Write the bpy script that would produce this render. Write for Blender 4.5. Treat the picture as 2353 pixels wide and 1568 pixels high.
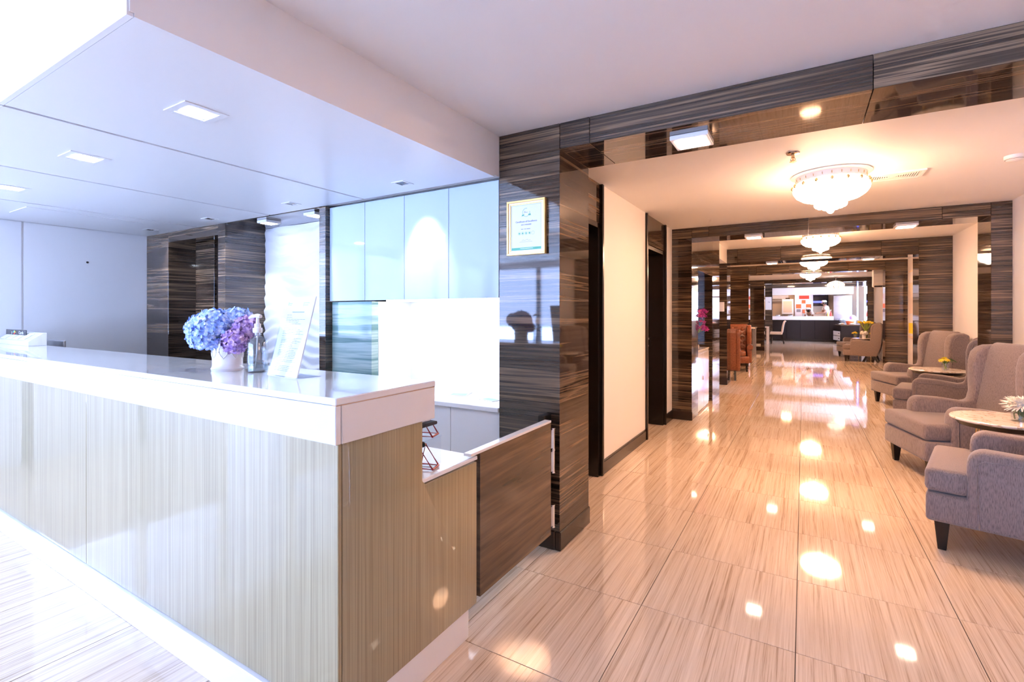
import bpy, bmesh, math, random
from mathutils import Vector, Matrix
R = math.radians
PI = math.pi
random.seed(7)
for o in list(bpy.data.objects):
    bpy.data.objects.remove(o)
SC = bpy.context.scene
COL = SC.collection

# ------------------------------------------------------------------ camera
cam = bpy.data.cameras.new('camera')
cam.sensor_width = 36.0
cam.sensor_fit = 'HORIZONTAL'
cam.lens = 1120.0 / 2353.0 * 36.0
cam.shift_y = -63.0 / 2353.0
cam.clip_start = 0.05
cam_ob = bpy.data.objects.new('camera', cam)
cam_ob.location = (0, 0, 1.35)
cam_ob.rotation_euler = (R(90), 0, math.atan(669.5 / 1120.0))
COL.objects.link(cam_ob)
SC.camera = cam_ob

# ------------------------------------------------------------------ world, exposure
SC.view_settings.view_transform = 'Standard'
SC.view_settings.look = 'None'
SC.view_settings.gamma = 1.0
SC.view_settings.exposure = 1.3
SC.view_settings.use_curve_mapping = False
SC.cycles.max_bounces = 6
SC.cycles.diffuse_bounces = 4
SC.cycles.glossy_bounces = 3
SC.cycles.transmission_bounces = 6
SC.cycles.transparent_max_bounces = 6
SC.cycles.caustics_reflective = False
SC.cycles.caustics_refractive = False
SC.cycles.sample_clamp_indirect = 6.0
SC.cycles.use_adaptive_sampling = True
SC.cycles.adaptive_threshold = 0.12
SC.cycles.adaptive_min_samples = 16
world = bpy.data.worlds.new('sky')
SC.world = world
world.use_nodes = True
world.node_tree.nodes['Background'].inputs[0].default_value = (0.40, 0.55, 1.0, 1)
world.node_tree.nodes['Background'].inputs[1].default_value = 6.0
# daylight enters through the lobby glazing; a portal guides the sampling of the sky
def light_portal(name, loc, sx, sy, rot):
    l = bpy.data.lights.new(name, 'AREA')
    l.shape = 'RECTANGLE'
    l.size = sx
    l.size_y = sy
    l.cycles.is_portal = True
    o = bpy.data.objects.new(name, l)
    o.location = loc
    o.rotation_euler = rot
    COL.objects.link(o)
light_portal('daylight_portal', (-3.6, -3.95, 1.2), 4.8, 2.3, (R(90), 0, 0))
light_portal('daylight_portal', (-5.98, -1.75, 1.2), 4.5, 2.3, (0, R(-90), 0))

# sun on the forecourt, from behind the building: it never enters, its light comes in off the paving
sun = bpy.data.lights.new('sun', 'SUN')
sun.energy = 92.0; sun.color = (0.46, 0.60, 1.0); sun.angle = R(0.6)
sun_ob = bpy.data.objects.new('sun', sun)
sun_ob.rotation_euler = Vector((0.45, 0.5, 1.1)).to_track_quat('Z', 'Y').to_euler()
COL.objects.link(sun_ob)

# ------------------------------------------------------------------ materials
MATS = {}
def new_mat(name):
    m = bpy.data.materials.new(name)
    m.use_nodes = True
    MATS[name] = m
    nt = m.node_tree
    return m, nt, nt.nodes['Principled BSDF']

def mat(name, color, rough=0.5, metal=0.0, spec=0.5, coat=0.0, emit=None, estr=0.0, trans=0.0, ior=1.45, sheen=0.0, alpha=1.0):
    m, nt, b = new_mat(name)
    b.inputs['Base Color'].default_value = (*color, 1)
    b.inputs['Roughness'].default_value = rough
    b.inputs['Metallic'].default_value = metal
    b.inputs['Specular IOR Level'].default_value = spec
    b.inputs['Coat Weight'].default_value = coat
    b.inputs['Coat Roughness'].default_value = 0.03
    b.inputs['Transmission Weight'].default_value = trans
    b.inputs['IOR'].default_value = ior
    b.inputs['Sheen Weight'].default_value = sheen
    b.inputs['Alpha'].default_value = alpha
    if emit:
        b.inputs['Emission Color'].default_value = (*emit, 1)
        b.inputs['Emission Strength'].default_value = estr
    return m

def N(nt, t, **kw):
    n = nt.nodes.new(t)
    for k, v in kw.items():
        setattr(n, k, v)
    return n

def ramp(nt, stops):
    r = N(nt, 'ShaderNodeValToRGB')
    el = r.color_ramp.elements
    while len(el) < len(stops):
        el.new(0.5)
    for e, (p, c) in zip(el, stops):
        e.position = p
        e.color = (*c, 1)
    return r

def math_node(nt, op, a, b=None):
    n = N(nt, 'ShaderNodeMath', operation=op)
    for i, v in enumerate((a, b)):
        if v is None:
            continue
        if isinstance(v, (int, float)):
            n.inputs[i].default_value = v
        else:
            nt.links.new(v, n.inputs[i])
    return n.outputs[0]

def strata(name, stops, across=8.0, along=0.35, fine=5.0, rough=0.05, coat=0.0, wob=0.5, spec=0.6, var=6.0, ior=1.5):
    """Banded stone: bands run level on upright faces and along X on undersides."""
    m, nt, b = new_mat(name)
    g = N(nt, 'ShaderNodeNewGeometry')
    oi = N(nt, 'ShaderNodeObjectInfo')
    sp = N(nt, 'ShaderNodeSeparateXYZ'); nt.links.new(g.outputs['Position'], sp.inputs[0])
    sn = N(nt, 'ShaderNodeSeparateXYZ'); nt.links.new(g.outputs['True Normal'], sn.inputs[0])
    up = math_node(nt, 'GREATER_THAN', math_node(nt, 'ABSOLUTE', sn.outputs[2]), 0.6)
    w = math_node(nt, 'ADD', math_node(nt, 'MULTIPLY', sp.outputs[1], up),
                  math_node(nt, 'MULTIPLY', sp.outputs[2], math_node(nt, 'SUBTRACT', 1.0, up)))
    al = math_node(nt, 'ADD', sp.outputs[0], math_node(nt, 'MULTIPLY', sp.outputs[1], math_node(nt, 'SUBTRACT', 1.0, up)))
    w = math_node(nt, 'ADD', w, math_node(nt, 'MULTIPLY', oi.outputs['Random'], var))
    cv = N(nt, 'ShaderNodeCombineXYZ')
    nt.links.new(math_node(nt, 'MULTIPLY', al, along), cv.inputs[0])
    nt.links.new(math_node(nt, 'MULTIPLY', w, across), cv.inputs[2])
    n1 = N(nt, 'ShaderNodeTexNoise'); n1.inputs['Scale'].default_value = 1.0
    n1.inputs['Detail'].default_value = 5; n1.inputs['Roughness'].default_value = 0.62
    n1.inputs['Distortion'].default_value = wob
    nt.links.new(cv.outputs[0], n1.inputs['Vector'])
    cv2 = N(nt, 'ShaderNodeCombineXYZ')
    nt.links.new(math_node(nt, 'MULTIPLY', al, along * 4), cv2.inputs[0])
    nt.links.new(math_node(nt, 'MULTIPLY', w, across * fine), cv2.inputs[2])
    n2 = N(nt, 'ShaderNodeTexNoise'); n2.inputs['Scale'].default_value = 1.0
    n2.inputs['Detail'].default_value = 4; n2.inputs['Distortion'].default_value = 0.3
    nt.links.new(cv2.outputs[0], n2.inputs['Vector'])
    v = math_node(nt, 'ADD', math_node(nt, 'MULTIPLY', n1.outputs[0], 0.72), math_node(nt, 'MULTIPLY', n2.outputs[0], 0.28))
    r = ramp(nt, stops); nt.links.new(v, r.inputs[0])
    nt.links.new(r.outputs[0], b.inputs['Base Color'])
    b.inputs['Roughness'].default_value = rough
    b.inputs['Specular IOR Level'].default_value = spec
    b.inputs['IOR'].default_value = ior
    b.inputs['Coat Weight'].default_value = coat
    b.inputs['Coat Roughness'].default_value = 0.02
    return m

strata('stone', [(0.34, (0.010, 0.007, 0.005)), (0.42, (0.026, 0.017, 0.012)), (0.46, (0.075, 0.050, 0.034)), (0.485, (0.022, 0.015, 0.011)),
                 (0.52, (0.055, 0.036, 0.025)), (0.545, (0.20, 0.132, 0.080)), (0.565, (0.034, 0.023, 0.016)), (0.605, (0.085, 0.057, 0.038)), (0.635, (0.19, 0.125, 0.076)), (0.67, (0.05, 0.034, 0.024))],
       across=7.5, along=0.13, fine=5.0, rough=0.04, ior=1.6, wob=0.3)
strata('gate_wood', [(0.33, (0.035, 0.022, 0.014)), (0.46, (0.085, 0.052, 0.030)), (0.56, (0.15, 0.092, 0.05)),
                     (0.66, (0.26, 0.165, 0.095))], across=8.0, along=0.5, rough=0.12, var=1.0)
strata('onyx', [(0.36, (0.07, 0.16, 0.16)), (0.46, (0.16, 0.27, 0.26)), (0.53, (0.42, 0.52, 0.50)), (0.58, (0.13, 0.23, 0.22)),
                (0.66, (0.36, 0.46, 0.44))], across=6.0, along=0.3, rough=0.08, spec=0.3)
strata('oak_door', [(0.35, (0.05, 0.026, 0.015)), (0.5, (0.10, 0.055, 0.03)), (0.65, (0.16, 0.09, 0.05))], across=20, along=0.6, rough=0.3)

def floor_mat(name):
    m, nt, b = new_mat(name)
    g = N(nt, 'ShaderNodeNewGeometry'); oi = N(nt, 'ShaderNodeObjectInfo')
    sp = N(nt, 'ShaderNodeSeparateXYZ'); nt.links.new(g.outputs['Position'], sp.inputs[0])
    x = math_node(nt, 'ADD', sp.outputs[0], math_node(nt, 'MULTIPLY', oi.outputs['Random'], 7.0))
    def tex(sx, sy, det, dist):
        cv = N(nt, 'ShaderNodeCombineXYZ')
        nt.links.new(math_node(nt, 'MULTIPLY', x, sx), cv.inputs[0])
        nt.links.new(math_node(nt, 'MULTIPLY', sp.outputs[1], sy), cv.inputs[1])
        n = N(nt, 'ShaderNodeTexNoise'); n.inputs['Scale'].default_value = 1.0
        n.inputs['Detail'].default_value = det; n.inputs['Roughness'].default_value = 0.65
        n.inputs['Distortion'].default_value = dist
        nt.links.new(cv.outputs[0], n.inputs['Vector'])
        return n.outputs[0]
    a = tex(48, 0.30, 5, 0.25)
    c = tex(170, 3.0, 4, 0.5)
    v = math_node(nt, 'ADD', math_node(nt, 'MULTIPLY', a, 0.58), math_node(nt, 'MULTIPLY', c, 0.42))
    r = ramp(nt, [(0.33, (0.34, 0.225, 0.14)), (0.41, (0.50, 0.37, 0.26)), (0.47, (0.66, 0.52, 0.39)), (0.60, (0.78, 0.65, 0.52))])
    nt.links.new(v, r.inputs[0])
    nt.links.new(r.outputs[0], b.inputs['Base Color'])
    b.inputs['Roughness'].default_value = 0.05
    b.inputs['IOR'].default_value = 1.52
    b.inputs['Specular IOR Level'].default_value = 0.55
floor_mat('travertine')

def brushed(name, c1, c2, sc, rough=0.2, coat=0.0, spec=0.5):
    """fine upright lines"""
    m, nt, b = new_mat(name)
    g = N(nt, 'ShaderNodeNewGeometry')
    mp = N(nt, 'ShaderNodeMapping'); mp.inputs['Scale'].default_value = (sc, sc, sc * 0.006)
    nt.links.new(g.outputs['Position'], mp.inputs[0])
    n = N(nt, 'ShaderNodeTexNoise'); n.inputs['Scale'].default_value = 1.0; n.inputs['Detail'].default_value = 3
    nt.links.new(mp.outputs[0], n.inputs['Vector'])
    r = ramp(nt, [(0.32, c1), (0.62, c2)]); nt.links.new(n.outputs[0], r.inputs[0])
    nt.links.new(r.outputs[0], b.inputs['Base Color'])
    b.inputs['Roughness'].default_value = rough
    b.inputs['Coat Weight'].default_value = coat
    b.inputs['Coat Roughness'].default_value = 0.02
    b.inputs['Specular IOR Level'].default_value = spec
brushed('silk_glass', (0.255, 0.205, 0.11), (0.39, 0.325, 0.19), 220, rough=0.3, coat=0.6)

def fabric(name, c1, c2, sc=160, bump=0.25):
    m, nt, b = new_mat(name)
    tc = N(nt, 'ShaderNodeTexCoord')
    mp = N(nt, 'ShaderNodeMapping'); mp.inputs['Scale'].default_value = (sc, sc, sc * 0.12)
    nt.links.new(tc.outputs['Object'], mp.inputs[0])
    n = N(nt, 'ShaderNodeTexNoise'); n.inputs['Scale'].default_value = 1.0; n.inputs['Detail'].default_value = 3
    nt.links.new(mp.outputs[0], n.inputs['Vector'])
    r = ramp(nt, [(0.3, c1), (0.55, c2)]); nt.links.new(n.outputs[0], r.inputs[0])
    nt.links.new(r.outputs[0], b.inputs['Base Color'])
    b.inputs['Roughness'].default_value = 0.85
    b.inputs['Sheen Weight'].default_value = 0.35
    bp = N(nt, 'ShaderNodeBump'); bp.inputs['Strength'].default_value = bump; bp.inputs['Distance'].default_value = 0.003
    nt.links.new(n.outputs[0], bp.inputs['Height']); nt.links.new(bp.outputs[0], b.inputs['Normal'])
fabric('taupe', (0.115, 0.088, 0.084), (0.245, 0.195, 0.183), 300, 0.2)
fabric('linen', (0.55, 0.50, 0.47), (0.66, 0.61, 0.57))

def marble(name):
    m, nt, b = new_mat(name)
    tc = N(nt, 'ShaderNodeTexCoord')
    n = N(nt, 'ShaderNodeTexNoise'); n.inputs['Scale'].default_value = 6; n.inputs['Detail'].default_value = 6; n.inputs['Distortion'].default_value = 1.4
    nt.links.new(tc.outputs['Object'], n.inputs['Vector'])
    r = ramp(nt, [(0.0, (0.85, 0.80, 0.74)), (0.47, (0.85, 0.80, 0.74)), (0.5, (0.52, 0.38, 0.24)), (0.53, (0.85, 0.80, 0.74)), (1.0, (0.78, 0.72, 0.66))])
    nt.links.new(n.outputs[0], r.inputs[0]); nt.links.new(r.outputs[0], b.inputs['Base Color'])
    b.inputs['Roughness'].default_value = 0.12
marble('marble')

def petals(name, c1, c2, c3):
    m, nt, b = new_mat(name)
    tc = N(nt, 'ShaderNodeTexCoord')
    n = N(nt, 'ShaderNodeTexNoise'); n.inputs['Scale'].default_value = 55; n.inputs['Detail'].default_value = 2
    nt.links.new(tc.outputs['Object'], n.inputs['Vector'])
    r = ramp(nt, [(0.35, c1), (0.5, c2), (0.62, c3)]); nt.links.new(n.outputs[0], r.inputs[0])
    nt.links.new(r.outputs[0], b.inputs['Base Color']); b.inputs['Roughness'].default_value = 0.6
petals('petal_blue', (0.16, 0.28, 0.75), (0.36, 0.50, 0.88), (0.70, 0.80, 0.97))
petals('petal_purple', (0.24, 0.12, 0.42), (0.46, 0.30, 0.64), (0.74, 0.52, 0.74))
petals('petal_magenta', (0.30, 0.01, 0.13), (0.55, 0.03, 0.28), (0.75, 0.12, 0.45))
petals('leather', (0.20, 0.062, 0.030), (0.25, 0.080, 0.040), (0.29, 0.10, 0.05))
MATS['leather'].node_tree.nodes['Principled BSDF'].inputs['Roughness'].default_value = 0.28

mat('paint', (0.88, 0.88, 0.88), 0.6)
mat('satin_white', (0.88, 0.88, 0.88), 0.32)
mat('paint_wall', (0.80, 0.78, 0.76), 0.6)
mat('gloss_white', (0.84, 0.84, 0.85), 0.08, coat=0.5)
mat('solid_surface', (0.83, 0.82, 0.82), 0.10, coat=0.6)
mat('caulk', (0.55, 0.30, 0.14), 0.6)
mat('glass_white', (0.40, 0.47, 0.55), 0.05, spec=0.35)
mat('wave_white', (0.86, 0.86, 0.88), 0.30)
mat('black_wood', (0.012, 0.009, 0.008), 0.22)
mat('dark_trim', (0.030, 0.018, 0.013), 0.22)
mat('grout', (0.07, 0.05, 0.035), 0.9)
mat('chrome', (0.85, 0.85, 0.86), 0.08, metal=1.0)
mat('steel', (0.62, 0.63, 0.66), 0.22, metal=1.0)
mat('brass', (0.75, 0.54, 0.26), 0.25, metal=1.0)
mat('bronze', (0.45, 0.36, 0.30), 0.22, metal=1.0)
mat('gold', (0.80, 0.50, 0.16), 0.3, metal=0.6)
mat('gold_pale', (0.85, 0.70, 0.52), 0.35, metal=0.3)
mat('paper', (0.74, 0.75, 0.78), 0.5)
mat('ink', (0.16, 0.20, 0.30), 0.6)
mat('ink_grey', (0.22, 0.25, 0.33), 0.6)
mat('ink_green', (0.07, 0.33, 0.20), 0.5)
mat('ink_teal', (0.10, 0.38, 0.36), 0.5)
mat('ink_blue', (0.36, 0.52, 0.68), 0.5)
mat('black_plastic', (0.01, 0.01, 0.012), 0.3)
mat('white_plastic', (0.82, 0.82, 0.82), 0.3)
mat('lamp_plastic', (0.85, 0.85, 0.85), 0.35)
mat('ceramic', (0.84, 0.82, 0.82), 0.12, coat=0.4)
def clear(name, tint, refl):
    m = bpy.data.materials.new(name); m.use_nodes = True; MATS[name] = m
    nt = m.node_tree; nt.nodes.clear()
    out = N(nt, 'ShaderNodeOutputMaterial'); mx = N(nt, 'ShaderNodeMixShader')
    tr = N(nt, 'ShaderNodeBsdfTransparent'); tr.inputs[0].default_value = (*tint, 1)
    gl = N(nt, 'ShaderNodeBsdfGlossy'); gl.inputs['Roughness'].default_value = 0.02
    mx.inputs[0].default_value = refl
    nt.links.new(tr.outputs[0], mx.inputs[1]); nt.links.new(gl.outputs[0], mx.inputs[2])
    nt.links.new(mx.outputs[0], out.inputs[0])
clear('clear_glass', (0.93, 0.96, 0.98), 0.12)
clear('acrylic', (0.96, 0.98, 1.0), 0.06)
clear('liquid', (0.78, 0.90, 0.97), 0.08)
mat('leaf', (0.05, 0.14, 0.03), 0.5)
mat('stem_green', (0.28, 0.40, 0.06), 0.5)
mat('yellow', (0.90, 0.68, 0.04), 0.6)
mat('petal_white', (0.92, 0.90, 0.84), 0.6)
mat('red_metal', (0.30, 0.01, 0.015), 0.3)
mat('black_stone', (0.018, 0.014, 0.014), 0.15)
mat('skin', (0.36, 0.20, 0.13), 0.6)
mat('hair', (0.012, 0.010, 0.009), 0.6)
mat('cloth_white', (0.80, 0.80, 0.83), 0.8)
mat('cloth_dark', (0.04, 0.04, 0.05), 0.8)
mat('cream', (0.72, 0.60, 0.46), 0.5)
mat('orange_print', (0.80, 0.17, 0.06), 0.5)
mat('red_print', (0.55, 0.06, 0.04), 0.5)
mat('sign_cyan', (0.05, 0.55, 0.75), 0.4)
mat('sign_yellow', (0.85, 0.70, 0.05), 0.4)
mat('sign_red', (0.80, 0.08, 0.05), 0.4)
mat('bottle_yellow', (0.70, 0.60, 0.15), 0.3)
mat('pavement', (0.55, 0.55, 0.55), 0.8)
mat('cream_door', (0.70, 0.74, 0.86), 0.4)
mat('screen', (0.01, 0.012, 0.03), 0.1)
mat('glow_warm', (1, 1, 1), 0.4, emit=(1.0, 0.53, 0.29), estr=46.0)
MATS['glow_warm'].cycles.emission_sampling = 'FRONT_BACK'
mat('frosted', (0.9, 0.88, 0.85), 0.3, emit=(1.0, 0.72, 0.5), estr=1.6)
MATS['frosted'].cycles.emission_sampling = 'NONE'
mat('glow_lobby', (1, 1, 1), 0.4, emit=(1.0, 0.52, 0.29), estr=11.0)
mat('glow_crystal', (1, 0.95, 0.9), 0.1, emit=(1.0, 0.80, 0.62), estr=9.0)
MATS['glow_crystal'].cycles.emission_sampling = 'NONE'
mat('glow_bowl', (1, 1, 1), 0.3, emit=(1.0, 0.82, 0.72), estr=1.1)
mat('glow_cool', (1, 1, 1), 0.4, emit=(0.74, 0.84, 1.0), estr=85.0)
mat('glow_niche', (1, 1, 1), 0.4, emit=(0.86, 0.92, 1.0), estr=11.0)
mat('glow_panel', (1, 1, 1), 0.4, emit=(1.0, 0.80, 0.62), estr=26.0)
mat('glow_recess', (1, 1, 1), 0.4, emit=(1.0, 0.86, 0.70), estr=7.0)
mat('glow_window', (1, 1, 1), 0.4, emit=(0.62, 0.70, 1.0), estr=7.0)
mat('glow_blue', (0.1, 0.1, 1), 0.4, emit=(0.05, 0.10, 1.0), estr=6.0)
mat('glow_screen', (0.1, 0.1, 0.5), 0.4, emit=(0.10, 0.12, 0.9), estr=1.2)

# ------------------------------------------------------------------ mesh helpers
STUFF = {'vent_slots', 'crystal_ring', 'crystal_drops', 'buttons', 'tufts', 'stems', 'flowers', 'petals', 'printed_lines', 'letterhead', 'small_print', 'leaves', 'ribs', 'leaf_relief', 'bloom', 'pastry', 'fruit', 'loaf', 'eyes', 'nose_and_ears', 'emblem_ribbon'}
class MB:
    def __init__(self):
        self.v = []; self.f = []
    def box(self, x0, x1, y0, y1, z0, z1):
        n = len(self.v)
        self.v += [(x0, y0, z0), (x1, y0, z0), (x1, y1, z0), (x0, y1, z0), (x0, y0, z1), (x1, y0, z1), (x1, y1, z1), (x0, y1, z1)]
        self.f += [tuple(n + i for i in q) for q in ((3, 2, 1, 0), (4, 5, 6, 7), (0, 1, 5, 4), (1, 2, 6, 5), (2, 3, 7, 6), (3, 0, 4, 7))]
        return self
    def prism(self, pts, axis, a, b):
        """pts: 2D outline; axis 'x': pts are (y,z); 'y': (x,z); 'z': (x,y)"""
        n = len(self.v); k = len(pts)
        def P(p, t):
            return {'x': (t, p[0], p[1]), 'y': (p[0], t, p[1]), 'z': (p[0], p[1], t)}[axis]
        self.v += [P(p, a) for p in pts] + [P(p, b) for p in pts]
        self.f.append(tuple(n + i for i in reversed(range(k))))
        self.f.append(tuple(n + k + i for i in range(k)))
        for i in range(k):
            j = (i + 1) % k
            self.f.append((n + i, n + j, n + k + j, n + k + i))
        return self
    def lathe(self, prof, c=(0, 0, 0), seg=24, flute=0.0, nf=0, cap=True):
        n = len(self.v); k = len(prof)
        for s in range(seg):
            a = 2 * PI * s / seg
            for r, z in prof:
                q = r * (1 + flute * math.cos(nf * a)) if nf else r
                self.v.append((c[0] + q * math.cos(a), c[1] + q * math.sin(a), c[2] + z))
        for s in range(seg):
            t = (s + 1) % seg
            for i in range(k - 1):
                self.f.append((n + s * k + i, n + t * k + i, n + t * k + i + 1, n + s * k + i + 1))
        if cap:
            self.f.append(tuple(n + s * k for s in reversed(range(seg))))
            self.f.append(tuple(n + s * k + k - 1 for s in range(seg)))
        return self
    def tube(self, pts, r, seg=8, closed=False):
        pts = [Vector(p) for p in pts]; n0 = len(self.v); m = len(pts)
        rr = r if isinstance(r, (list, tuple)) else [r] * m
        for i, p in enumerate(pts):
            d = (pts[(i + 1) % m] - pts[i - 1]) if (closed or 0 < i < m - 1) else (pts[1] - p if i == 0 else p - pts[i - 1])
            d.normalize()
            u = d.orthogonal() if abs(d.z) > 0.99 else d.cross(Vector((0, 0, 1)))
            u.normalize(); w = d.cross(u)
            for s in range(seg):
                a = 2 * PI * s / seg
                self.v.append(tuple(p + (u * math.cos(a) + w * math.sin(a)) * rr[i]))
        for i in range(m if closed else m - 1):
            j = (i + 1) % m
            for s in range(seg):
                t = (s + 1) % seg
                self.f.append((n0 + i * seg + s, n0 + i * seg + t, n0 + j * seg + t, n0 + j * seg + s))
        if not closed:
            self.f.append(tuple(n0 + s for s in reversed(range(seg))))
            self.f.append(tuple(n0 + (m - 1) * seg + s for s in range(seg)))
        return self
    def ball(self, c, r, seg=10, rings=6, sz=1.0):
        prof = [(max(1e-4, r * math.sin(PI * i / rings)), -r * sz * math.cos(PI * i / rings)) for i in range(rings + 1)]
        return self.lathe(prof, c, seg)
    def quad(self, *p):
        n = len(self.v); self.v += [tuple(q) for q in p]; self.f.append(tuple(range(n, n + len(p)))); return self
    def xf(self, M, start=0):
        self.v[start:] = [tuple(M @ Vector(p)) for p in self.v[start:]]
        return self
    def build(self, name, m, parent=None, bevel=0.0, seg=2, smooth=None, kind=None, sub=0):
        bm = bmesh.new()
        vs = [bm.verts.new(p) for p in self.v]
        for f in self.f:
            try:
                bm.faces.new([vs[i] for i in f])
            except ValueError:
                pass
        bmesh.ops.recalc_face_normals(bm, faces=bm.faces[:])
        if bevel > 0:
            ed = [e for e in bm.edges if e.is_manifold and e.calc_face_angle(0) > R(28)]
            bmesh.ops.bevel(bm, geom=ed, offset=bevel, segments=seg, affect='EDGES', profile=0.5, clamp_overlap=True)
        me = bpy.data.meshes.new(name)
        bm.to_mesh(me); bm.free()
        me.materials.append(MATS[m])
        if smooth is not None:
            for p in me.polygons:
                p.use_smooth = True
            me.set_sharp_from_angle(angle=R(smooth))
        o = bpy.data.objects.new(name, me)
        COL.objects.link(o)
        if parent:
            o.parent = parent
        if kind:
            o['kind'] = kind
        elif name in STUFF:
            o['kind'] = 'stuff'
        if sub:
            md = o.modifiers.new('smooth', 'SUBSURF'); md.levels = sub; md.render_levels = sub
        return o

def box(name, m, x0, x1, y0, y1, z0, z1, parent=None, bevel=0.0, kind=None, seg=1, smooth=None):
    return MB().box(x0, x1, y0, y1, z0, z1).build(name, m, parent, bevel, seg, smooth, kind)

def struct(name, m, *a, **k):
    return box(name, m, *a, kind='structure', **k)

def thing(name, label, cat, loc=(0, 0, 0), rz=0.0, group=None, kind=None):
    o = bpy.data.objects.new(name, None)
    o.empty_display_size = 0.1
    COL.objects.link(o)
    o.location = loc; o.rotation_euler = (0, 0, rz)
    if kind:
        o['kind'] = kind
    else:
        tag(o, label, cat, group)
    return o

def tag(o, label, cat, group=None):
    o['label'] = label; o['category'] = cat
    if group:
        o['group'] = group
    return o

def copy_tree(o, parent=None):
    c = o.copy(); COL.objects.link(c); c.parent = parent
    for ch in [q for q in bpy.data.objects if q.parent == o]:
        copy_tree(ch, c)
    return c

def text(name, body, m, parent, loc, size, rot=(R(90), 0, 0), align='CENTER', ext=0.0004, sx=1.0):
    cu = bpy.data.curves.new(name, 'FONT')
    cu.body = body; cu.size = size; cu.align_x = align; cu.align_y = 'CENTER'; cu.extrude = ext
    tmp = bpy.data.objects.new('tmp_text', cu)
    me = bpy.data.meshes.new_from_object(tmp)
    bpy.data.objects.remove(tmp); bpy.data.curves.remove(cu)
    me.materials.clear(); me.materials.append(MATS[m])
    o = bpy.data.objects.new(name, me)
    COL.objects.link(o); o.parent = parent; o.location = loc; o.rotation_euler = rot; o.scale = (sx, 1, 1)
    return o

def root(name, kind='structure'):
    return thing(name, '', '', kind=kind)

# ================================================================== SETTING
YW = 2.511          # plane of the reception wall and first portal
ZL = 2.43           # lobby ceiling
ZS = 2.173          # underside of the counter soffit
ZB = 2.56           # ceiling of the further bays
ZD = 2.95           # dining room ceiling

# ---- floor: slab and stone tiles
fl = MB().box(-6.3, 3.2, -4.2, 14.0, -0.20, -0.004).build('floor', 'grout', kind='structure')
struct('floor_passage', 'travertine', -3.6, 3.2, 14.0, 28.4, -0.20, 0.0)
T = 0.617
tm = MB().box(-T / 2 + 0.0016, T / 2 - 0.0016, -T / 2 + 0.0016, T / 2 - 0.0016, -0.0039, 0.0)
tile0 = None
for iy in range(-7, 20):
    for ix in range(-10, 5):
        cx = -0.027 + (ix + 0.5) * T; cy = 2.2435 + (iy + 0.5) * 0.6155
        ok = (cx > -1.5 and cx < 2.3 and cy > -1.7 and cy < 14.0) or (-2.1 < cx < 0 and 2.9 < cy < 6.9)
        if cy < 1.3 and cx <= -1.2 and cy > -1.7: ok = True
        if 1.3 < cy < 2.6 and cx > -2.3: ok = True
        if cy > 2.7 and (cx > 1.75 and cy < 6.6): ok = False
        if 9.0 < cy < 14 and -2.1 < cx < 2.1: ok = True
        if not ok:
            continue
        if tile0 is None:
            tile0 = tm.build('tile', 'travertine', fl, bevel=0.0006, seg=1); t = tile0
        else:
            t = tile0.copy(); COL.objects.link(t); t.parent = fl
        t.location = (cx, cy, 0); t.scale = (1, 0.6155 / T, 1)
# ground outside the glazing
struct('ground_outside', 'pavement', -30, 30, -40, -4.2, -0.25, -0.05)

# ---- ceilings
struct('ceiling', 'paint', -6.6, 3.2, -4.2, 6.62, ZL, 3.3)
struct('ceiling_passage', 'paint', -3.0, 3.2, 6.62, 20.0, ZB, 3.3)
struct('ceiling_dining', 'paint', -3.6, 3.2, 20.0, 32.2, ZD, 3.3)

# ---- soffit over the counter: four panels with shadow gaps
sof = struct('ceiling_soffit', 'paint', -6.0, -1.602, 0.622, 2.88, ZS + 0.050, ZL)
gx = [-1.592, -2.715, -3.828, -4.95, -6.0]
for a, b in zip(gx[1:], gx[:-1]):
    box('soffit_panel', 'satin_white', a + 0.011, b - (0.011 if b < -1.6 else 0.0), 0.623, 2.459, ZS, ZS + 0.011, sof)
box('soffit_fascia', 'paint', -1.602, -1.592, 0.612, 2.51, ZS + 0.011, ZL, sof)
box('access_hatch', 'satin_white', -5.52, -5.12, 1.30, 2.07, ZS - 0.004, ZS, sof)
for a, b in zip(gx[1:], gx[:-1]):
    box('front_fascia', 'paint', a + 0.004, b - 0.004, 0.606, 0.622, ZS + 0.0, ZL, sof)

# ---- left end wall (white panels) and lobby shell
wl = struct('wall_left', 'paint_wall', -6.3, -6.012, 0.45, 3.4, 0, ZL)
for a, b in ((0.45, 1.49), (1.505, 2.459)):
    box('wall_panel', 'satin_white', -6.012, -6.0, a, b, 0.0, ZS - 0.001, wl)
wg = root('wall_glazed')
box('plaster', 'paint_wall', -6.2, -6.0, -1.35, 0.45, 0.0, 0.9, wg)
box('plaster', 'paint_wall', -6.2, -6.0, -4.0, -2.2, 0.0, 0.9, wg)
box('glazing_head', 'paint_wall', -6.1, -6.0, -4.0, 0.45, 2.30, ZL, wg)
for y in (-4.0, -3.1, -2.26, -1.35, -0.5, 0.39):
    box('mullion', 'paint_wall', -6.1, -6.0, y, y + 0.08, 0.0, 2.30, wg)
struct('wall_right', 'paint_wall', 3.0, 3.2, -4.2, 2.5, 0, ZL)
wf = root('wall_front')
box('glazing_sill', 'dark_trim', -6.0, 3.0, -4.1, -4.0, 0.0, 0.08, wf)
box('glazing_head', 'paint_wall', -6.0, 3.0, -4.1, -4.0, 2.30, ZL, wf)
box('plaster', 'paint_wall', -1.2, 3.0, -4.1, -4.0, 0.08, 2.30, wf)
for x in (-6.0, -4.8, -3.6, -2.4, -1.26):
    box('mullion', 'dark_trim', x, x + 0.06, -4.1, -4.0, 0.08, 2.30, wf)

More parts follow.
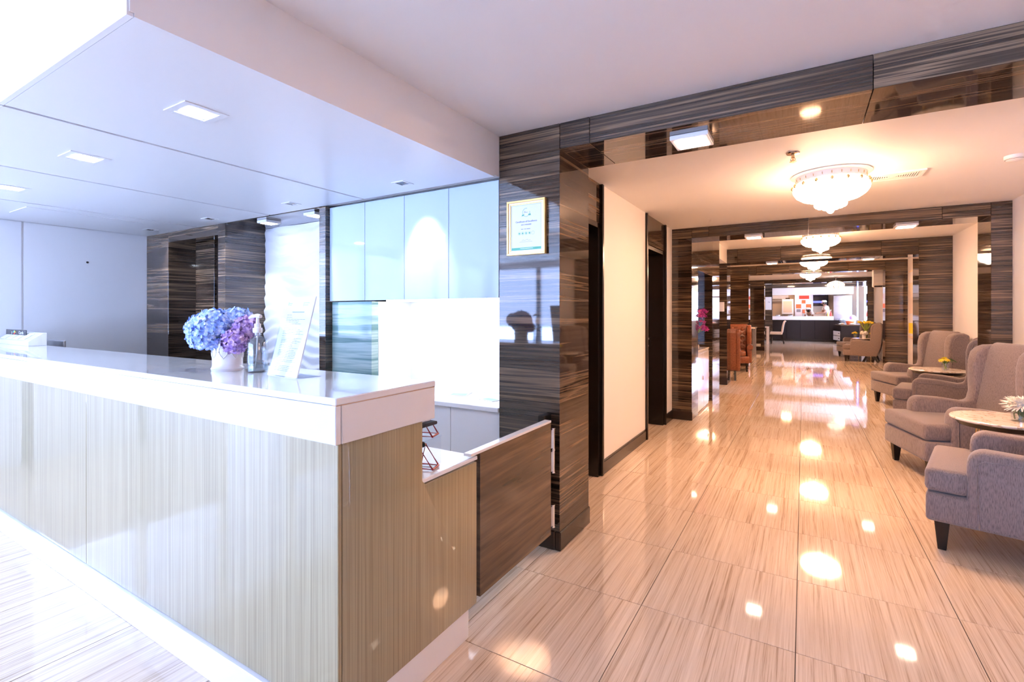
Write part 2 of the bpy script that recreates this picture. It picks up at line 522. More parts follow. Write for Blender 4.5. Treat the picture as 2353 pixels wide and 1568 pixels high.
# ---- reception back wall: piers, recesses
wr = root('wall_reception')
def stone(x0, x1, y0, y1, z0, z1, parent=wr, name='stone_panel', m='stone', bevel=0.0015):
    return box(name, m, x0, x1, y0, y1, z0, z1, parent, bevel)
stone(-6.0, -5.54, 2.46, 2.94, 0, ZS)
stone(-5.539, -4.621, 2.46, 2.60, 2.075, ZS - 0.001)
stone(-4.62, -4.5, 2.46, 3.0, 0, ZS)
stone(-4.499, -3.221, 2.475, 2.83, ZS - 0.002, ZS + 0.012)
stone(-3.22, -3.146, 2.475, 3.0, 0, ZS)
box('backing', 'black_wood', -6.0, -1.6, 2.97, 3.1, 0, ZL, wr)
box('header', 'paint_wall', -6.0, -1.6, 2.53, 2.97, ZS + 0.013, ZL, wr)
# dark lobby door in the recess
dr = thing('door_1', '', '', kind='structure')
stone(-5.539, -4.621, 2.90, 2.97, 0, 2.2, dr, 'recess_panel')
box('frame', 'dark_trim', -5.18, -5.12, 2.74, 2.90, 0, 2.13, dr, 0.004)
box('frame', 'dark_trim', -4.68, -4.62, 2.74, 2.90, 0, 2.13, dr, 0.004)
box('frame', 'dark_trim', -5.12, -4.68, 2.74, 2.90, 2.02, 2.13, dr, 0.004)
box('leaf', 'stone', -5.115, -4.685, 2.80, 2.84, 0.01, 2.015, dr, 0.003)
stone(-5.539, -5.18, 2.72, 2.90, 0, 2.13, dr, 'recess_panel')
# carved wave panel
wv = MB()
nx, nz = 46, 190
w0, w1, z0w, z1w = -4.498, -3.222, 0.0, ZS - 0.003
for j in range(nz + 1):
    for i in range(nx + 1):
        u = i / nx; z = z0w + (z1w - z0w) * j / nz; x = w0 + (w1 - w0) * u
        ph = z * 62 + 1.5 * math.sin(x * 7 + z * 2.3) + 0.9 * math.sin(x * 15 - z * 5.1) + 0.5 * math.sin(x * 23 + z * 9)
        s = (ph / (2 * PI)) % 1.0
        d = (s / 0.72) if s < 0.72 else (1 - s) / 0.28
        wv.v.append((x, 2.845 - 0.026 * d * (0.6 + 0.4 * math.sin(x * 9 + z * 4)), z))
for j in range(nz):
    for i in range(nx):
        a = j * (nx + 1) + i
        wv.f.append((a, a + 1, a + nx + 2, a + nx + 1))
n0 = len(wv.v)
wv.box(w0, w1, 2.846, 2.90, z0w, z1w)
wv.build('wave_panel', 'wave_white', wr, smooth=50)

# ---- portals of dark stone
def portal(n, y0, y1, xl0, xl, xr, xr1, zb, zt, joints, corner=0.18):
    t = root('trim_%d' % n)
    stone(xl0, xl, y0, y1, 0.0, zb - 0.0015, t)
    stone(xr, xr1, y0, y1, 0.0, zb - 0.0015, t)
    xs = [xl0 if xl0 > -1.6 else xl0] + [xl + 0.0] + [xl + corner] + joints + [xr] + [xr1]
    for a, b in zip(xs[:-1], xs[1:]):
        if b - a > 0.02:
            stone(a + 0.0012, b - 0.0012, y0, y1, zb, zt, t)
    return t
t1 = portal(1, YW, 2.945, -1.592, -1.186, 1.56, 3.0, 2.285, ZL, [0.25, 1.38])
for x0, x1, y0, y1 in ((-1.215, -1.178, 2.505, 2.953), (-1.40, -1.215, 2.503, 2.53)):
    box('plinth', 'dark_trim', x0, x1, y0, y1, 0, 0.11, t1, 0.006)
t2 = portal(2, 6.43, 6.855, -1.52, -1.206, 1.56, 1.98, 2.30, ZB, [0.05, 1.2], 0.2)
box('plinth', 'dark_trim', -1.52, -1.20, 6.42, 6.44, 0, 0.11, t2, 0.005)
t3 = portal(3, 10.0, 10.5, -2.2, -1.24, 1.58, 2.2, 2.30, ZB, [-0.35, 1.1])
box('plinth', 'dark_trim', -2.2, -1.235, 9.99, 10.01, 0, 0.13, t3, 0.005)
t4 = portal(4, 13.8, 14.2, -2.1, -1.2, 1.59, 2.2, 2.345, ZB, [-0.3, 0.9])
t5 = portal(5, 19.9, 20.3, -3.5, -1.22, 1.82, 3.1, 2.43, ZD, [-0.2, 0.9])
box('plinth', 'dark_trim', -2.1, -1.215, 19.89, 19.91, 0, 0.13, t5, 0.005)

# ---- passage walls
wpl = root('wall_passage_left')
XL = -1.45
def lwall(y0, y1, z0=0.0, z1=ZL, m='paint_wall', x=XL):
    return box('plaster', m, x - 0.30, x, y0, y1, z0, z1, wpl)
lwall(3.90, 5.20); lwall(6.06, 6.43)
stone(XL - 0.03, XL - 0.004, 2.95, 3.85, 2.10, ZL, wpl)
stone(XL - 0.03, XL - 0.004, 5.235, 6.02, 2.11, ZL, wpl)
box('backing', 'black_wood', -2.0, -1.76, 3.11, 6.43, 0, ZL, wpl)
# niche wall of the second bay
stone(-1.75, -1.70, 6.857, 8.05, 0, ZB, wpl)
stone(-1.70, -1.206, 6.857, 8.05, 1.93, ZB, wpl)
stone(-1.75, -1.206, 8.052, 8.78, 0, ZB, wpl)
box('bulkhead', 'paint_wall', -1.9, -1.24, 8.782, 9.998, 2.30, ZB, wpl)
box('plaster', 'paint_wall', -2.3, -2.2, 8.78, 10.0, 0, ZB, wpl)
box('plaster', 'paint_wall', -2.2, -2.0, 10.5, 13.8, 0, ZB, wpl)
box('plaster', 'paint_wall', -2.2, -2.0, 14.2, 19.9, 0, ZB, wpl)
wpr = root('wall_passage_right')
box('plaster', 'paint_wall', 1.71, 2.0, 2.945, 6.43, 0, ZL, wpr)
box('plaster', 'paint_wall', 1.99, 2.25, 6.43, 20.0, 0, ZB, wpr)
for i, (x0, x1, y0, y1) in enumerate(((-1.45, -1.435, 3.90, 5.20), (-1.45, -1.435, 6.06, 6.43))):
    b = MB().box(x0, x1, y0, y1, 0, 0.10).box(x0, x1 - 0.006, y0, y1, 0.10, 0.115).build('baseboard_%s' % ('left' if i == 0 else 'door'), 'dark_trim', kind='structure')
struct('baseboard_right', 'dark_trim', 1.695, 1.71, 2.945, 6.43, 0, 0.11)
# doors in the passage
def pdoor(n, ya, yb, handle):
    d = thing('door_%d' % n, '', '', kind='structure')
    box('frame', 'black_wood', -1.70, -1.425, yb, yb + 0.035, 0, ZL - 0.005, d, 0.004)
    if ya > 3.0:
        box('frame', 'black_wood', -1.70, -1.425, ya - 0.035, ya, 0, ZL - 0.005, d, 0.004)
    box('jamb', 'black_wood', -1.70, -1.452, yb - 0.04, yb, 0, 2.10, d)
    box('head', 'black_wood', -1.70, -1.452, ya, yb, 2.06, 2.10, d)
    lf = box('leaf', 'oak_door', -1.68, -1.635, ya, yb - 0.04, 0.01, 2.06, d, 0.003)
    if handle:
        h = MB().box(-1.635, -1.625, yb - 0.125, yb - 0.085, 0.93, 1.10).tube([(-1.625, yb - 0.105, 1.05), (-1.575, yb - 0.105, 1.05), (-1.575, yb - 0.23, 1.05)], 0.010)
        h.ball((-1.618, yb - 0.105, 0.96), 0.014)
        h.build('handle', 'chrome', lf, smooth=40)
pdoor(2, 2.96, 3.85, False)
pdoor(3, 5.235, 6.02, True)

# ---- dining room and kitchen shell
wd = root('wall_dining')
box('plaster', 'paint_wall', -3.6, -3.4, 20.3, 28.0, 0, ZD, wd)
box('plaster', 'paint_wall', 2.35, 2.6, 20.3, 24.3, 0, ZD, wd)
box('plaster', 'paint_wall', 2.35, 2.6, 24.3, 28.0, 0, 1.0, wd)
box('plaster', 'paint_wall', 2.35, 2.6, 24.3, 28.0, 2.62, ZD, wd)
stone(-3.4, -1.33, 27.55, 27.8, 0, ZD, wd)
stone(-1.329, 2.35, 27.55, 27.8, 2.62, ZD, wd)
box('header', 'paint_wall', -1.329, 2.0, 27.57, 27.75, 2.27, 2.619, wd)
wn = thing('window_1', '', '', kind='structure')
box('pane', 'glow_window', 2.50, 2.52, 24.3, 28.0, 1.0, 2.62, wn)
for y in (24.3, 25.2, 26.1, 27.0, 27.94):
    box('window_bar', 'white_plastic', 2.44, 2.50, y, y + 0.05, 1.0, 2.62, wn)
for k in range(9):
    box('blind_slat', 'white_plastic', 2.41, 2.43, 24.36, 25.8, 1.2 + k * 0.15, 1.25 + k * 0.15, wn)
wk = root('wall_kitchen')
box('plaster', 'cream', -3.6, 3.2, 31.0, 31.2, 0, ZD, wk)
box('plaster', 'cream', -3.0, -2.8, 27.8, 31.0, 0, ZD, wk)
box('plaster', 'cream', 3.0, 3.2, 27.8, 31.0, 0, ZD, wk)
struct('floor_kitchen', 'pavement', -3.6, 3.2, 28.4, 31.2, 0.0, 0.27)

# ================================================================== RECEPTION
cnt = thing('reception_counter', 'long white topped reception counter with brushed gold glass panels', 'counter', (0, 0, 0))
XE = -1.19
px_ = [-5.9, -4.43, -3.017, XE]
for a, b in zip(px_[:-1], px_[1:]):
    box('front_panel', 'silk_glass', a + 0.002, b - (0.002 if b < -1.5 else 0.0), 0.98, 0.995, 0.122, 0.958, cnt, 0.002)
# stepped end panel
MB().prism([(0.996, 0.122), (1.70, 0.122), (1.70, 0.722), (1.375, 0.722), (1.357, 0.74), (1.357, 0.958), (0.996, 0.958)], 'x', XE - 0.02, XE).build('end_panel', 'silk_glass', cnt, 0.004, 2, 30)
box('carcass', 'gloss_white', -5.9, XE - 0.021, 0.996, 1.35, 0.122, 0.958, cnt)
box('carcass', 'gloss_white', -5.9, XE - 0.021, 1.35, 1.69, 0.122, 0.72, cnt)
box('kick', 'solid_surface', -5.9, XE - 0.006, 0.966, 0.996, 0.0, 0.121, cnt, 0.002)
box('kick', 'solid_surface', XE - 0.03, XE - 0.006, 0.997, 1.65, 0.0, 0.121, cnt, 0.002)
wt = thing('counter_slab', 'thick white solid surface slab along top of reception counter', 'countertop')
box('top_plate', 'solid_surface', -5.9, -1.178, 0.963, 1.415, 1.078, 1.10, wt, 0.003)
box('apron', 'solid_surface', -5.9, -1.181, 0.964, 0.985, 0.960, 1.0765, wt, 0.002)
box('apron', 'solid_surface', -1.20, -1.1795, 0.9865, 1.413, 0.960, 1.0765, wt, 0.002)
box('apron', 'solid_surface', -5.9, -1.20, 1.395, 1.413, 0.960, 1.0765, wt, 0.002)
box('underside', 'solid_surface', -5.9, -1.20, 0.985, 1.395, 0.960, 0.972, wt)
box('seam', 'caulk', -1.199, -1.180, 0.9655, 1.4125, 1.0765, 1.0780, wt)
lt = thing('writing_desk_top', 'low white glass desk top stepped behind the reception counter', 'desk top')
box('sheet', 'gloss_white', -5.9, -1.196, 1.36, 1.715, 0.725, 0.742, lt, 0.003)

gt = thing('swing_gate', 'low dark veined wooden gate between counter and stone pillar', 'gate')
box('leaf', 'gate_wood', -1.225, -1.188, 1.722, 2.405, 0.135, 0.752, gt, 0.002)
box('top_edge', 'gloss_white', -1.226, -1.187, 1.655, 2.405, 0.752, 0.764, gt, 0.001)
box('post', 'black_wood', -1.27, -1.235, 2.41, 2.50, 0.12, 0.78, gt)
for z0, z1 in ((0.605, 0.713), (0.477, 0.593), (0.176, 0.291)):
    h = MB().tube([(-1.186, 2.425, z0), (-1.186, 2.425, z1)], 0.009, 12)
    h.box(-1.215, -1.187, 2.405, 2.44, z0 + 0.004, z1 - 0.004)
    h.tube([(-1.186, 2.425, z0 - 0.006), (-1.186, 2.425, z0)], 0.011, 12).tube([(-1.186, 2.425, z1), (-1.186, 2.425, z1 + 0.006)], 0.011, 12)
    h.build('hinge', 'chrome', gt, smooth=40)

uc = thing('wall_cabinet', 'row of pale blue glass fronted wall cabinets above lit niche', 'cabinet')
box('body', 'gloss_white', -3.145, -1.5935, 2.532, 2.93, 1.452, 2.168, uc)
for i in range(4):
    a = -3.144 + i * 0.3875
    box('door', 'glass_white', a + 0.0015, a + 0.386, YW, YW + 0.02, 1.446, 2.166, uc, 0.001)
box('lamp_strip', 'glow_niche', -2.65, -1.65, 2.62, 2.68, 1.436, 1.452, uc)
bd = thing('back_desk', 'white work counter with plain cupboard doors in the lit niche', 'desk')
box('worktop', 'gloss_white', -3.14, -1.5935, 2.50, 2.948, 0.745, 0.775, bd, 0.003)
for i in range(4):
    a = -3.14 + i * 0.3865
    box('door', 'gloss_white', a + 0.0015, a + 0.385, 2.53, 2.548, 0.06, 0.742, bd, 0.001)
box('body', 'gloss_white', -3.14, -1.5935, 2.55, 2.94, 0.0, 0.744, bd)
box('splash_panel', 'onyx', -3.144, -2.713, 2.535, 2.60, 0.776, 1.44, wr, 0.001)
box('niche_side', 'gloss_white', -2.730, -2.712, 2.602, 2.95, 0.776, 1.44, wr)
box('niche_back', 'gloss_white', -2.712, -1.5935, 2.95, 2.969, 0.70, 1.45, wr)

# leaflets
def leaflet(x, y, rz, w, l, z, label, n=1):
    t = thing('leaflet', label, 'leaflet', (x, y, z), rz, 'cards on the back desk')
    box('sheet', 'paper', -w / 2, w / 2, -l / 2, l / 2, 0, 0.004, t)
    box('print', 'ink_blue', -w / 2 + 0.01, w / 2 - 0.01, -l / 2 + 0.01, 0.0, 0.0041, 0.0044, t)
leaflet(-2.10, 2.80, 0.35, 0.13, 0.16, 0.775, 'leaflet lying flat on white back desk away from pillar')
leaflet(-1.78, 2.74, -0.2, 0.12, 0.15, 0.775, 'leaflet on white back desk beside the stone pillar')

# items on the desk behind the counter end
def a_frame(name, label, x, y, z, rz, hgt):
    t = thing(name, label, 'ornament', (x, y, z), rz, 'red metal frames')
    MB().tube([(0.0, 0, 0.006), (0.075, 0, 0.006), (0.02, 0, hgt)], 0.0045, 6, True).build('frame', 'red_metal', t, smooth=40)
    MB().tube([(0.0, 0.06, 0.006), (0.075, 0.06, 0.006), (0.02, 0.06, hgt)], 0.0045, 6, True).build('frame', 'red_metal', t, smooth=40)
    MB().tube([(0.075, 0, 0.006), (0.075, 0.06, 0.006)], 0.0045, 6).build('crossbar', 'red_metal', t, smooth=40)
    MB().tube([(0.02, 0, hgt), (0.02, 0.06, hgt)], 0.0045, 6).build('crossbar', 'red_metal', t, smooth=40)
    MB().ball((0.02, 0.03, hgt + 0.006), 0.012).build('knob', 'black_plastic', t, smooth=60)
a_frame('desk_ornament', 'lower red metal frame ornament standing on low desk top', -1.300, 1.435, 0.742, 0.3, 0.085)
sb = thing('perspex_riser', 'small clear riser box under the upper red frame ornament', 'stand', (-1.34, 1.46, 0.742))
box('shelf', 'acrylic', -0.04, 0.075, -0.03, 0.10, 0.108, 0.113, sb)
for x in (-0.035, 0.065):
    box('leg', 'acrylic', x, x + 0.005, -0.03, 0.10, 0.0, 0.108, sb)
a_frame('desk_ornament', 'upper red metal frame ornament standing on clear riser', -1.335, 1.475, 0.855, 0.3, 0.09)
pd = thing('pull_out_tray', 'dark pull-out tray jutting out under the counter slab edge', 'tray', (-1.215, 1.425, 0.926), 0)
box('board', 'cloth_dark', -0.30, 0.01, -0.06, 0.035, 0.0, 0.012, pd, 0.003)
box('paper_stack', 'paper', -0.29, -0.02, -0.055, 0.028, 0.0121, 0.018, pd)
box('runner', 'steel', -0.29, -0.05, -0.072, -0.06, 0.0, 0.01, pd)
ar = thing('monitor', 'thin silver screen edge rising behind the reception counter', 'monitor', (-5.5, 1.55, 0.742))
box('bezel', 'steel', -0.26, 0.26, 0, 0.02, 0.12, 0.385, ar, 0.006, seg=2)
box('display', 'screen', -0.245, 0.245, 0.0201, 0.022, 0.135, 0.372, ar)
box('stand', 'steel', -0.03, 0.03, 0.0, 0.03, 0.01, 0.13, ar)
box('foot', 'steel', -0.12, 0.12, -0.07, 0.09, 0.0, 0.01, ar, 0.003)

# ---- hydrangeas in a white vase
vs = thing('flower_vase', 'white embossed ceramic vase of blue and purple hydrangeas', 'vase', (-2.185, 1.205, 1.10))
vp = [(0.001, 0.0), (0.062, 0.0), (0.066, 0.010), (0.061, 0.018), (0.060, 0.03), (0.060, 0.09), (0.066, 0.135), (0.066, 0.138), (0.058, 0.134), (0.053, 0.09), (0.05, 0.02), (0.001, 0.018)]
body = MB().lathe(vp, seg=40, cap=False).build('vase_body', 'ceramic', vs, smooth=35)
rl = MB()
for k in range(8):
    a = k * PI / 4
    for s in (-1, 1):
        pts = []
        for q in range(6):
            aa = a + s * 0.30 * math.sin(q / 5 * PI) ; zz = 0.055 + 0.065 * q / 5
            r = 0.0612 if zz < 0.09 else 0.0612 + (zz - 0.09) * 0.13
            pts.append((r * math.cos(aa), r * math.sin(aa), zz))
        rl.tube(pts, 0.0018, 5)
rl.build('leaf_relief', 'ceramic', body, smooth=60)
def bloom(c, r, m, n, sz=1.0, fr=0.019):
    mb = MB()
    for i in range(n):
        z = 1 - 2 * (i + 0.5) / n
        if z < -0.75: continue
        a = i * 2.39996 + random.uniform(-0.2, 0.2); q = math.sqrt(1 - z * z)
        nrm = Vector((q * math.cos(a), q * math.sin(a), z * sz)); p = Vector(c) + nrm * r * random.uniform(0.90, 1.04)
        d = nrm.normalized(); u = d.orthogonal().normalized()
        u.rotate(Matrix.Rotation(random.uniform(0, 6.28), 3, d)); w = d.cross(u)
        f = fr * random.uniform(0.85, 1.15)
        for k in range(4):
            e1 = u * math.cos(k * PI / 2) + w * math.sin(k * PI / 2); e2 = d.cross(e1)
            n0 = len(mb.v)
            lift = random.uniform(0.1, 0.5)
            mb.v += [tuple(p), tuple(p + e1 * f * 0.55 + e2 * f * 0.48 + d * f * 0.15), tuple(p + e1 * f * 1.05 + e2 * f * 0.25 + d * f * lift),
                     tuple(p + e1 * f * 1.05 - e2 * f * 0.25 + d * f * lift), tuple(p + e1 * f * 0.55 - e2 * f * 0.48 + d * f * 0.15)]
            mb.f.append((n0, n0 + 1, n0 + 2, n0 + 3, n0 + 4))
    return mb
for a, f, h, r, m, n, z in ((-0.100, 0.0, 0.185, 0.072, 'petal_blue', 90, 0.85), (-0.035, 0.035, 0.205, 0.074, 'petal_blue', 95, 0.8),
                            (0.030, -0.02, 0.215, 0.066, 'petal_blue', 85, 0.8), (-0.055, 0.05, 0.145, 0.060, 'petal_blue', 70, 0.9), (-0.105, 0.02, 0.140, 0.050, 'petal_blue', 60, 0.9),
                            (0.078, 0.0, 0.185, 0.056, 'petal_purple', 70, 0.95), (0.058, 0.045, 0.128, 0.048, 'petal_purple', 60, 1.1), (0.0, -0.07, 0.19, 0.07, 'petal_blue', 60, 0.9)):
    c = (0.858 * a + 0.513 * f, 0.513 * a - 0.858 * f, h)
    bb = bloom(c, r, m, n, z).build('bloom', m, vs)
    bb['label'] = 'purple hydrangea head' if m == 'petal_purple' else 'blue hydrangea head'
    MB().ball(c, r * 0.86, 14, 10, z).build('bloom_core', m, bb, smooth=60)
for a, z in ((0.6, 0.13), (-0.9, 0.14), (2.4, 0.13), (-1.7, 0.135)):
    d = Vector((math.cos(a), math.sin(a), 0.15)); s = Vector((-math.sin(a), math.cos(a), 0))
    b0 = Vector((0.03 * math.cos(a), 0.03 * math.sin(a), z))
    MB().quad(b0, b0 + d * 0.035 + s * 0.02, b0 + d * 0.08, b0 + d * 0.035 - s * 0.02).build('leaf', 'leaf', vs)

# ---- hand sanitizer bottle
sz = thing('sanitizer_bottle', 'clear pump bottle of hand sanitizer beside the vase', 'bottle', (-2.005, 1.232, 1.10))
bp = [(0.001, 0.0), (0.036, 0.0), (0.041, 0.006), (0.041, 0.125), (0.036, 0.140), (0.018, 0.152), (0.014, 0.158), (0.014, 0.170)]
MB().lathe(bp + [(0.012, 0.170), (0.012, 0.157), (0.033, 0.138), (0.0385, 0.124), (0.0385, 0.007), (0.001, 0.005)], seg=32, cap=False).build('bottle_body', 'clear_glass', sz, smooth=40)
MB().lathe([(0.001, 0.0056), (0.038, 0.0076), (0.038, 0.03), (0.001, 0.03)], seg=32, cap=False).build('gel', 'liquid', sz, smooth=40)
pm = MB().lathe([(0.001, 0.168), (0.017, 0.168), (0.019, 0.172), (0.019, 0.188), (0.013, 0.190), (0.013, 0.206), (0.007, 0.208), (0.006, 0.235), (0.001, 0.236)], seg=24)
pm.build('pump_collar', 'white_plastic', sz, smooth=40)
MB().tube([(0.022, 0, 0.238), (0.0, 0, 0.241), (-0.03, -0.005, 0.238), (-0.048, -0.008, 0.230)], [0.008, 0.009, 0.007, 0.005], 10).build('spout', 'white_plastic', sz, smooth=50)
MB().tube([(0.0, 0, 0.165), (-0.006, 0, 0.09), (-0.018, 0, 0.012)], 0.0032, 8).build('dip_tube', 'white_plastic', sz, smooth=50)

# ---- leaning acrylic sheet holder
sh = thing('sign_holder', 'slanted clear acrylic holder with printed white notice on counter', 'sign', (-1.7615, 1.184, 1.10), -0.11)
tilt = math.atan2(0.081, 0.318); L = 0.328
st = MB().box(-0.108, 0.108, -0.002, 0.002, 0.004, L).xf(Matrix.Rotation(-tilt, 4, 'X')).build('notice', 'paper', sh)
MB().box(-0.11, 0.11, -0.0062, -0.0032, 0.0, L).xf(Matrix.Rotation(-tilt, 4, 'X')).build('acrylic_cover', 'acrylic', sh)
MB().box(-0.11, 0.11, 0.0, 0.10, 0.0, 0.003).build('acrylic_foot', 'acrylic', sh)
ink = MB()
random.seed(3)
def line(x, z, w, h=0.0018):
    ink.box(x, x + w, -0.0026, -0.0021, z, z + h)
line(-0.04, 0.262, 0.09, 0.0035)
zz = 0.25
for grp in (1, 1, 4, 1, 5, 1, 4, 3, 6, 2, 1, 4):
    for _ in range(grp):
        w = random.uniform(0.03, 0.04) if grp == 1 else random.uniform(0.08, 0.13)
        x = -0.075
        while w > 0:
            q = min(w, random.uniform(0.010, 0.024)); line(x, zz, q); x += q + 0.0035; w -= q
        zz -= 0.0062
    zz -= 0.0025
ink.xf(Matrix.Rotation(-tilt, 4, 'X')).build('printed_lines', 'ink_grey', st)
lg = MB()
lg.box(-0.085, -0.081, -0.0026, -0.0021, 0.292, 0.306).box(-0.079, -0.055, -0.0026, -0.0021, 0.298, 0.301).box(-0.076, -0.058, -0.0026, -0.0021, 0.292, 0.294)
lg.box(0.032, 0.033, -0.0026, -0.0021, 0.288, 0.304).box(0.036, 0.072, -0.0026, -0.0021, 0.301, 0.303).box(0.036, 0.066, -0.0026, -0.0021, 0.292, 0.294)
lg.xf(Matrix.Rotation(-tilt, 4, 'X')).build('letterhead', 'ink_blue', st)

# ---- postcard dispenser
cd = thing('card_rack', 'white card rack with black header sign on reception counter', 'rack', (-5.52, 1.30, 1.10))
MB().prism([(0.0, 0.0), (0.0, 0.035), (0.09, 0.10), (0.11, 0.10), (0.11, 0.0)], 'x', -0.30, 0.43).build('tray', 'gloss_white', cd, 0.003)
for k in range(4):
    MB().prism([(0.010, 0.044), (0.012, 0.048), (0.075, 0.094), (0.075, 0.090)], 'x', -0.28 + k * 0.15, -0.15 + k * 0.15).build('card', 'paper', cd)
hd = box('header_sign', 'black_plastic', -0.30, 0.19, 0.05, 0.056, 0.068, 0.118, cd, 0.008, seg=3)
hd['label'] = 'black header sign with white lettering'
text('lettering', 'y', 'white_plastic', hd, (-0.15, 0.0495, 0.095), 0.035)
text('lettering', 'Cards', 'white_plastic', hd, (0.075, 0.0495, 0.094), 0.036, sx=1.25)
text('lettering', 'TM', 'white_plastic', hd, (0.168, 0.0495, 0.104), 0.010)
for m, pts in (('sign_cyan', [(-0.125, 0.094), (-0.085, 0.112), (-0.085, 0.094)]), ('sign_yellow', [(-0.085, 0.112), (-0.045, 0.094), (-0.085, 0.094)]),
               ('sign_red', [(-0.105, 0.092), (-0.065, 0.092), (-0.085, 0.076)])):
    MB().prism(pts, 'y', 0.0485, 0.0495).build('emblem', m, hd)

# ---- small fixing left in the white end wall
t = thing('wall_screw', 'tiny black screw head in the white end wall', 'screw', (-6.0, 1.958, 1.851))
MB().lathe([(0.001, 0.0), (0.010, 0.0), (0.009, 0.006), (0.001, 0.007)], seg=14).xf(Matrix.Rotation(R(90), 4, 'Y')).build('head', 'black_plastic', t, smooth=40)
MB().box(0.0065, 0.0078, -0.006, 0.006, -0.001, 0.001).build('slot', 'steel', t)

# ---- framed certificate on the pillar
cf = thing('certificate_frame', 'gold framed certificate hanging on the dark stone pillar', 'picture frame', (-1.395, YW - 0.001, 1.856))
W, H = 0.128, 0.161
def ringf(m, w0, h0, w1, h1, d0, d1):
    mb = MB()
    mb.box(-w0, w0, -d1, -d0, h1, h0).box(-w0, w0, -d1, -d0, -h0, -h1).box(-w0, -w1, -d1, -d0, -h1, h1).box(w1, w0, -d1, -d0, -h1, h1)
    return mb
ringf('gold', W, H, W - 0.012, H - 0.012, 0.0, 0.026).build('outer_frame', 'gold', cf, 0.002)
ringf('gold_pale', W - 0.012, H - 0.012, W - 0.021, H - 0.021, 0.0, 0.020).build('inner_frame', 'gold_pale', cf, 0.001)
ringf('gold', W - 0.021, H - 0.021, W - 0.025, H - 0.025, 0.0, 0.017).build('inner_bead', 'gold', cf)
sheet = box('certificate', 'paper', -W + 0.024, W - 0.024, -0.014, -0.006, -H + 0.024, H - 0.024, cf)
ringf('ink_blue', W - 0.028, H - 0.028, W - 0.0295, H - 0.0295, 0.0138, 0.0145).build('border_line', 'ink_blue', sheet)
def disc(mb, x, z, r0, r1, d=0.0147, a0=0, a1=2 * PI, seg=24):
    n = len(mb.v)
    for i in range(seg + 1):
        a = a0 + (a1 - a0) * i / seg
        mb.v += [(x + r0 * math.cos(a), -d, z + r0 * math.sin(a)), (x + r1 * math.cos(a), -d, z + r1 * math.sin(a))]
    for i in range(seg):
        k = n + 2 * i
        mb.f.append((k, k + 1, k + 3, k + 2))
mb = MB(); disc(mb, 0, 0.088, 0.022, 0.026, a0=R(75), a1=R(375)); mb.build('emblem_ring', 'ink_blue', sheet)
MB().prism([(-0.034, 0.066), (-0.018, 0.069), (-0.012, 0.078), (-0.030, 0.075), (-0.027, 0.070)], 'y', -0.0150, -0.0145).prism([(0.034, 0.070), (0.018, 0.069), (0.012, 0.076), (0.032, 0.080), (0.028, 0.075)], 'y', -0.0150, -0.0145).build('emblem_ribbon', 'ink_green', sheet)
MB().tube([(-0.012, -0.0146, 0.085), (-0.009, -0.0146, 0.096), (-0.005, -0.0146, 0.086), (-0.001, -0.0146, 0.091), (0.003, -0.0146, 0.086), (0.010, -0.0146, 0.090)], 0.0009, 4).build('emblem_script', 'ink', sheet)
text('lettering', 'Certificate of Excellence', 'ink', sheet, (0, -0.0147, 0.035), 0.0152, sx=0.95)
text('lettering', '2013 WINNER', 'ink_grey', sheet, (0, -0.0147, 0.016), 0.0112)
mb = MB()
x = -0.034
for w in (0.012, 0.003, 0.010, 0.024):
    mb.box(x, x + w, -0.0147, -0.0142, -0.011, -0.007); x += w + 0.004
for x0, x1, z in ((-0.045, 0.04, -0.085),):
    mb.box(x0, x1, -0.0147, -0.0142, z, z + 0.0014)
mb.build('small_print', 'ink_grey', sheet)
MB().tube([(-0.03, -0.0146, -0.077), (-0.02, -0.0146, -0.071), (-0.015, -0.0146, -0.076), (0.0, -0.0146, -0.074), (0.008, -0.0146, -0.070), (0.014, -0.0146, -0.077), (0.028, -0.0146, -0.075)], 0.0006, 4).build('signature', 'ink', sheet)
for k in range(5):
    mb = MB(); disc(mb, -0.046 + k * 0.0228, -0.034, 0.0088, 0.0102); mb.build('rating_circle', 'ink_blue', sheet)
    if k < 4:
        mb = MB(); disc(mb, -0.046 + k * 0.0228, -0.034, 0.0002, 0.0052); mb.build('rating_dot', 'ink_green', sheet)
bn = box('green_band', 'ink_green', -W + 0.030, W - 0.030, -0.0150, -0.0142, -H + 0.030, -H + 0.044, sheet)
MB().box(-0.04, 0.045, -0.0153, -0.0151, -H + 0.036, -H + 0.039).build('band_print', 'paper', bn)

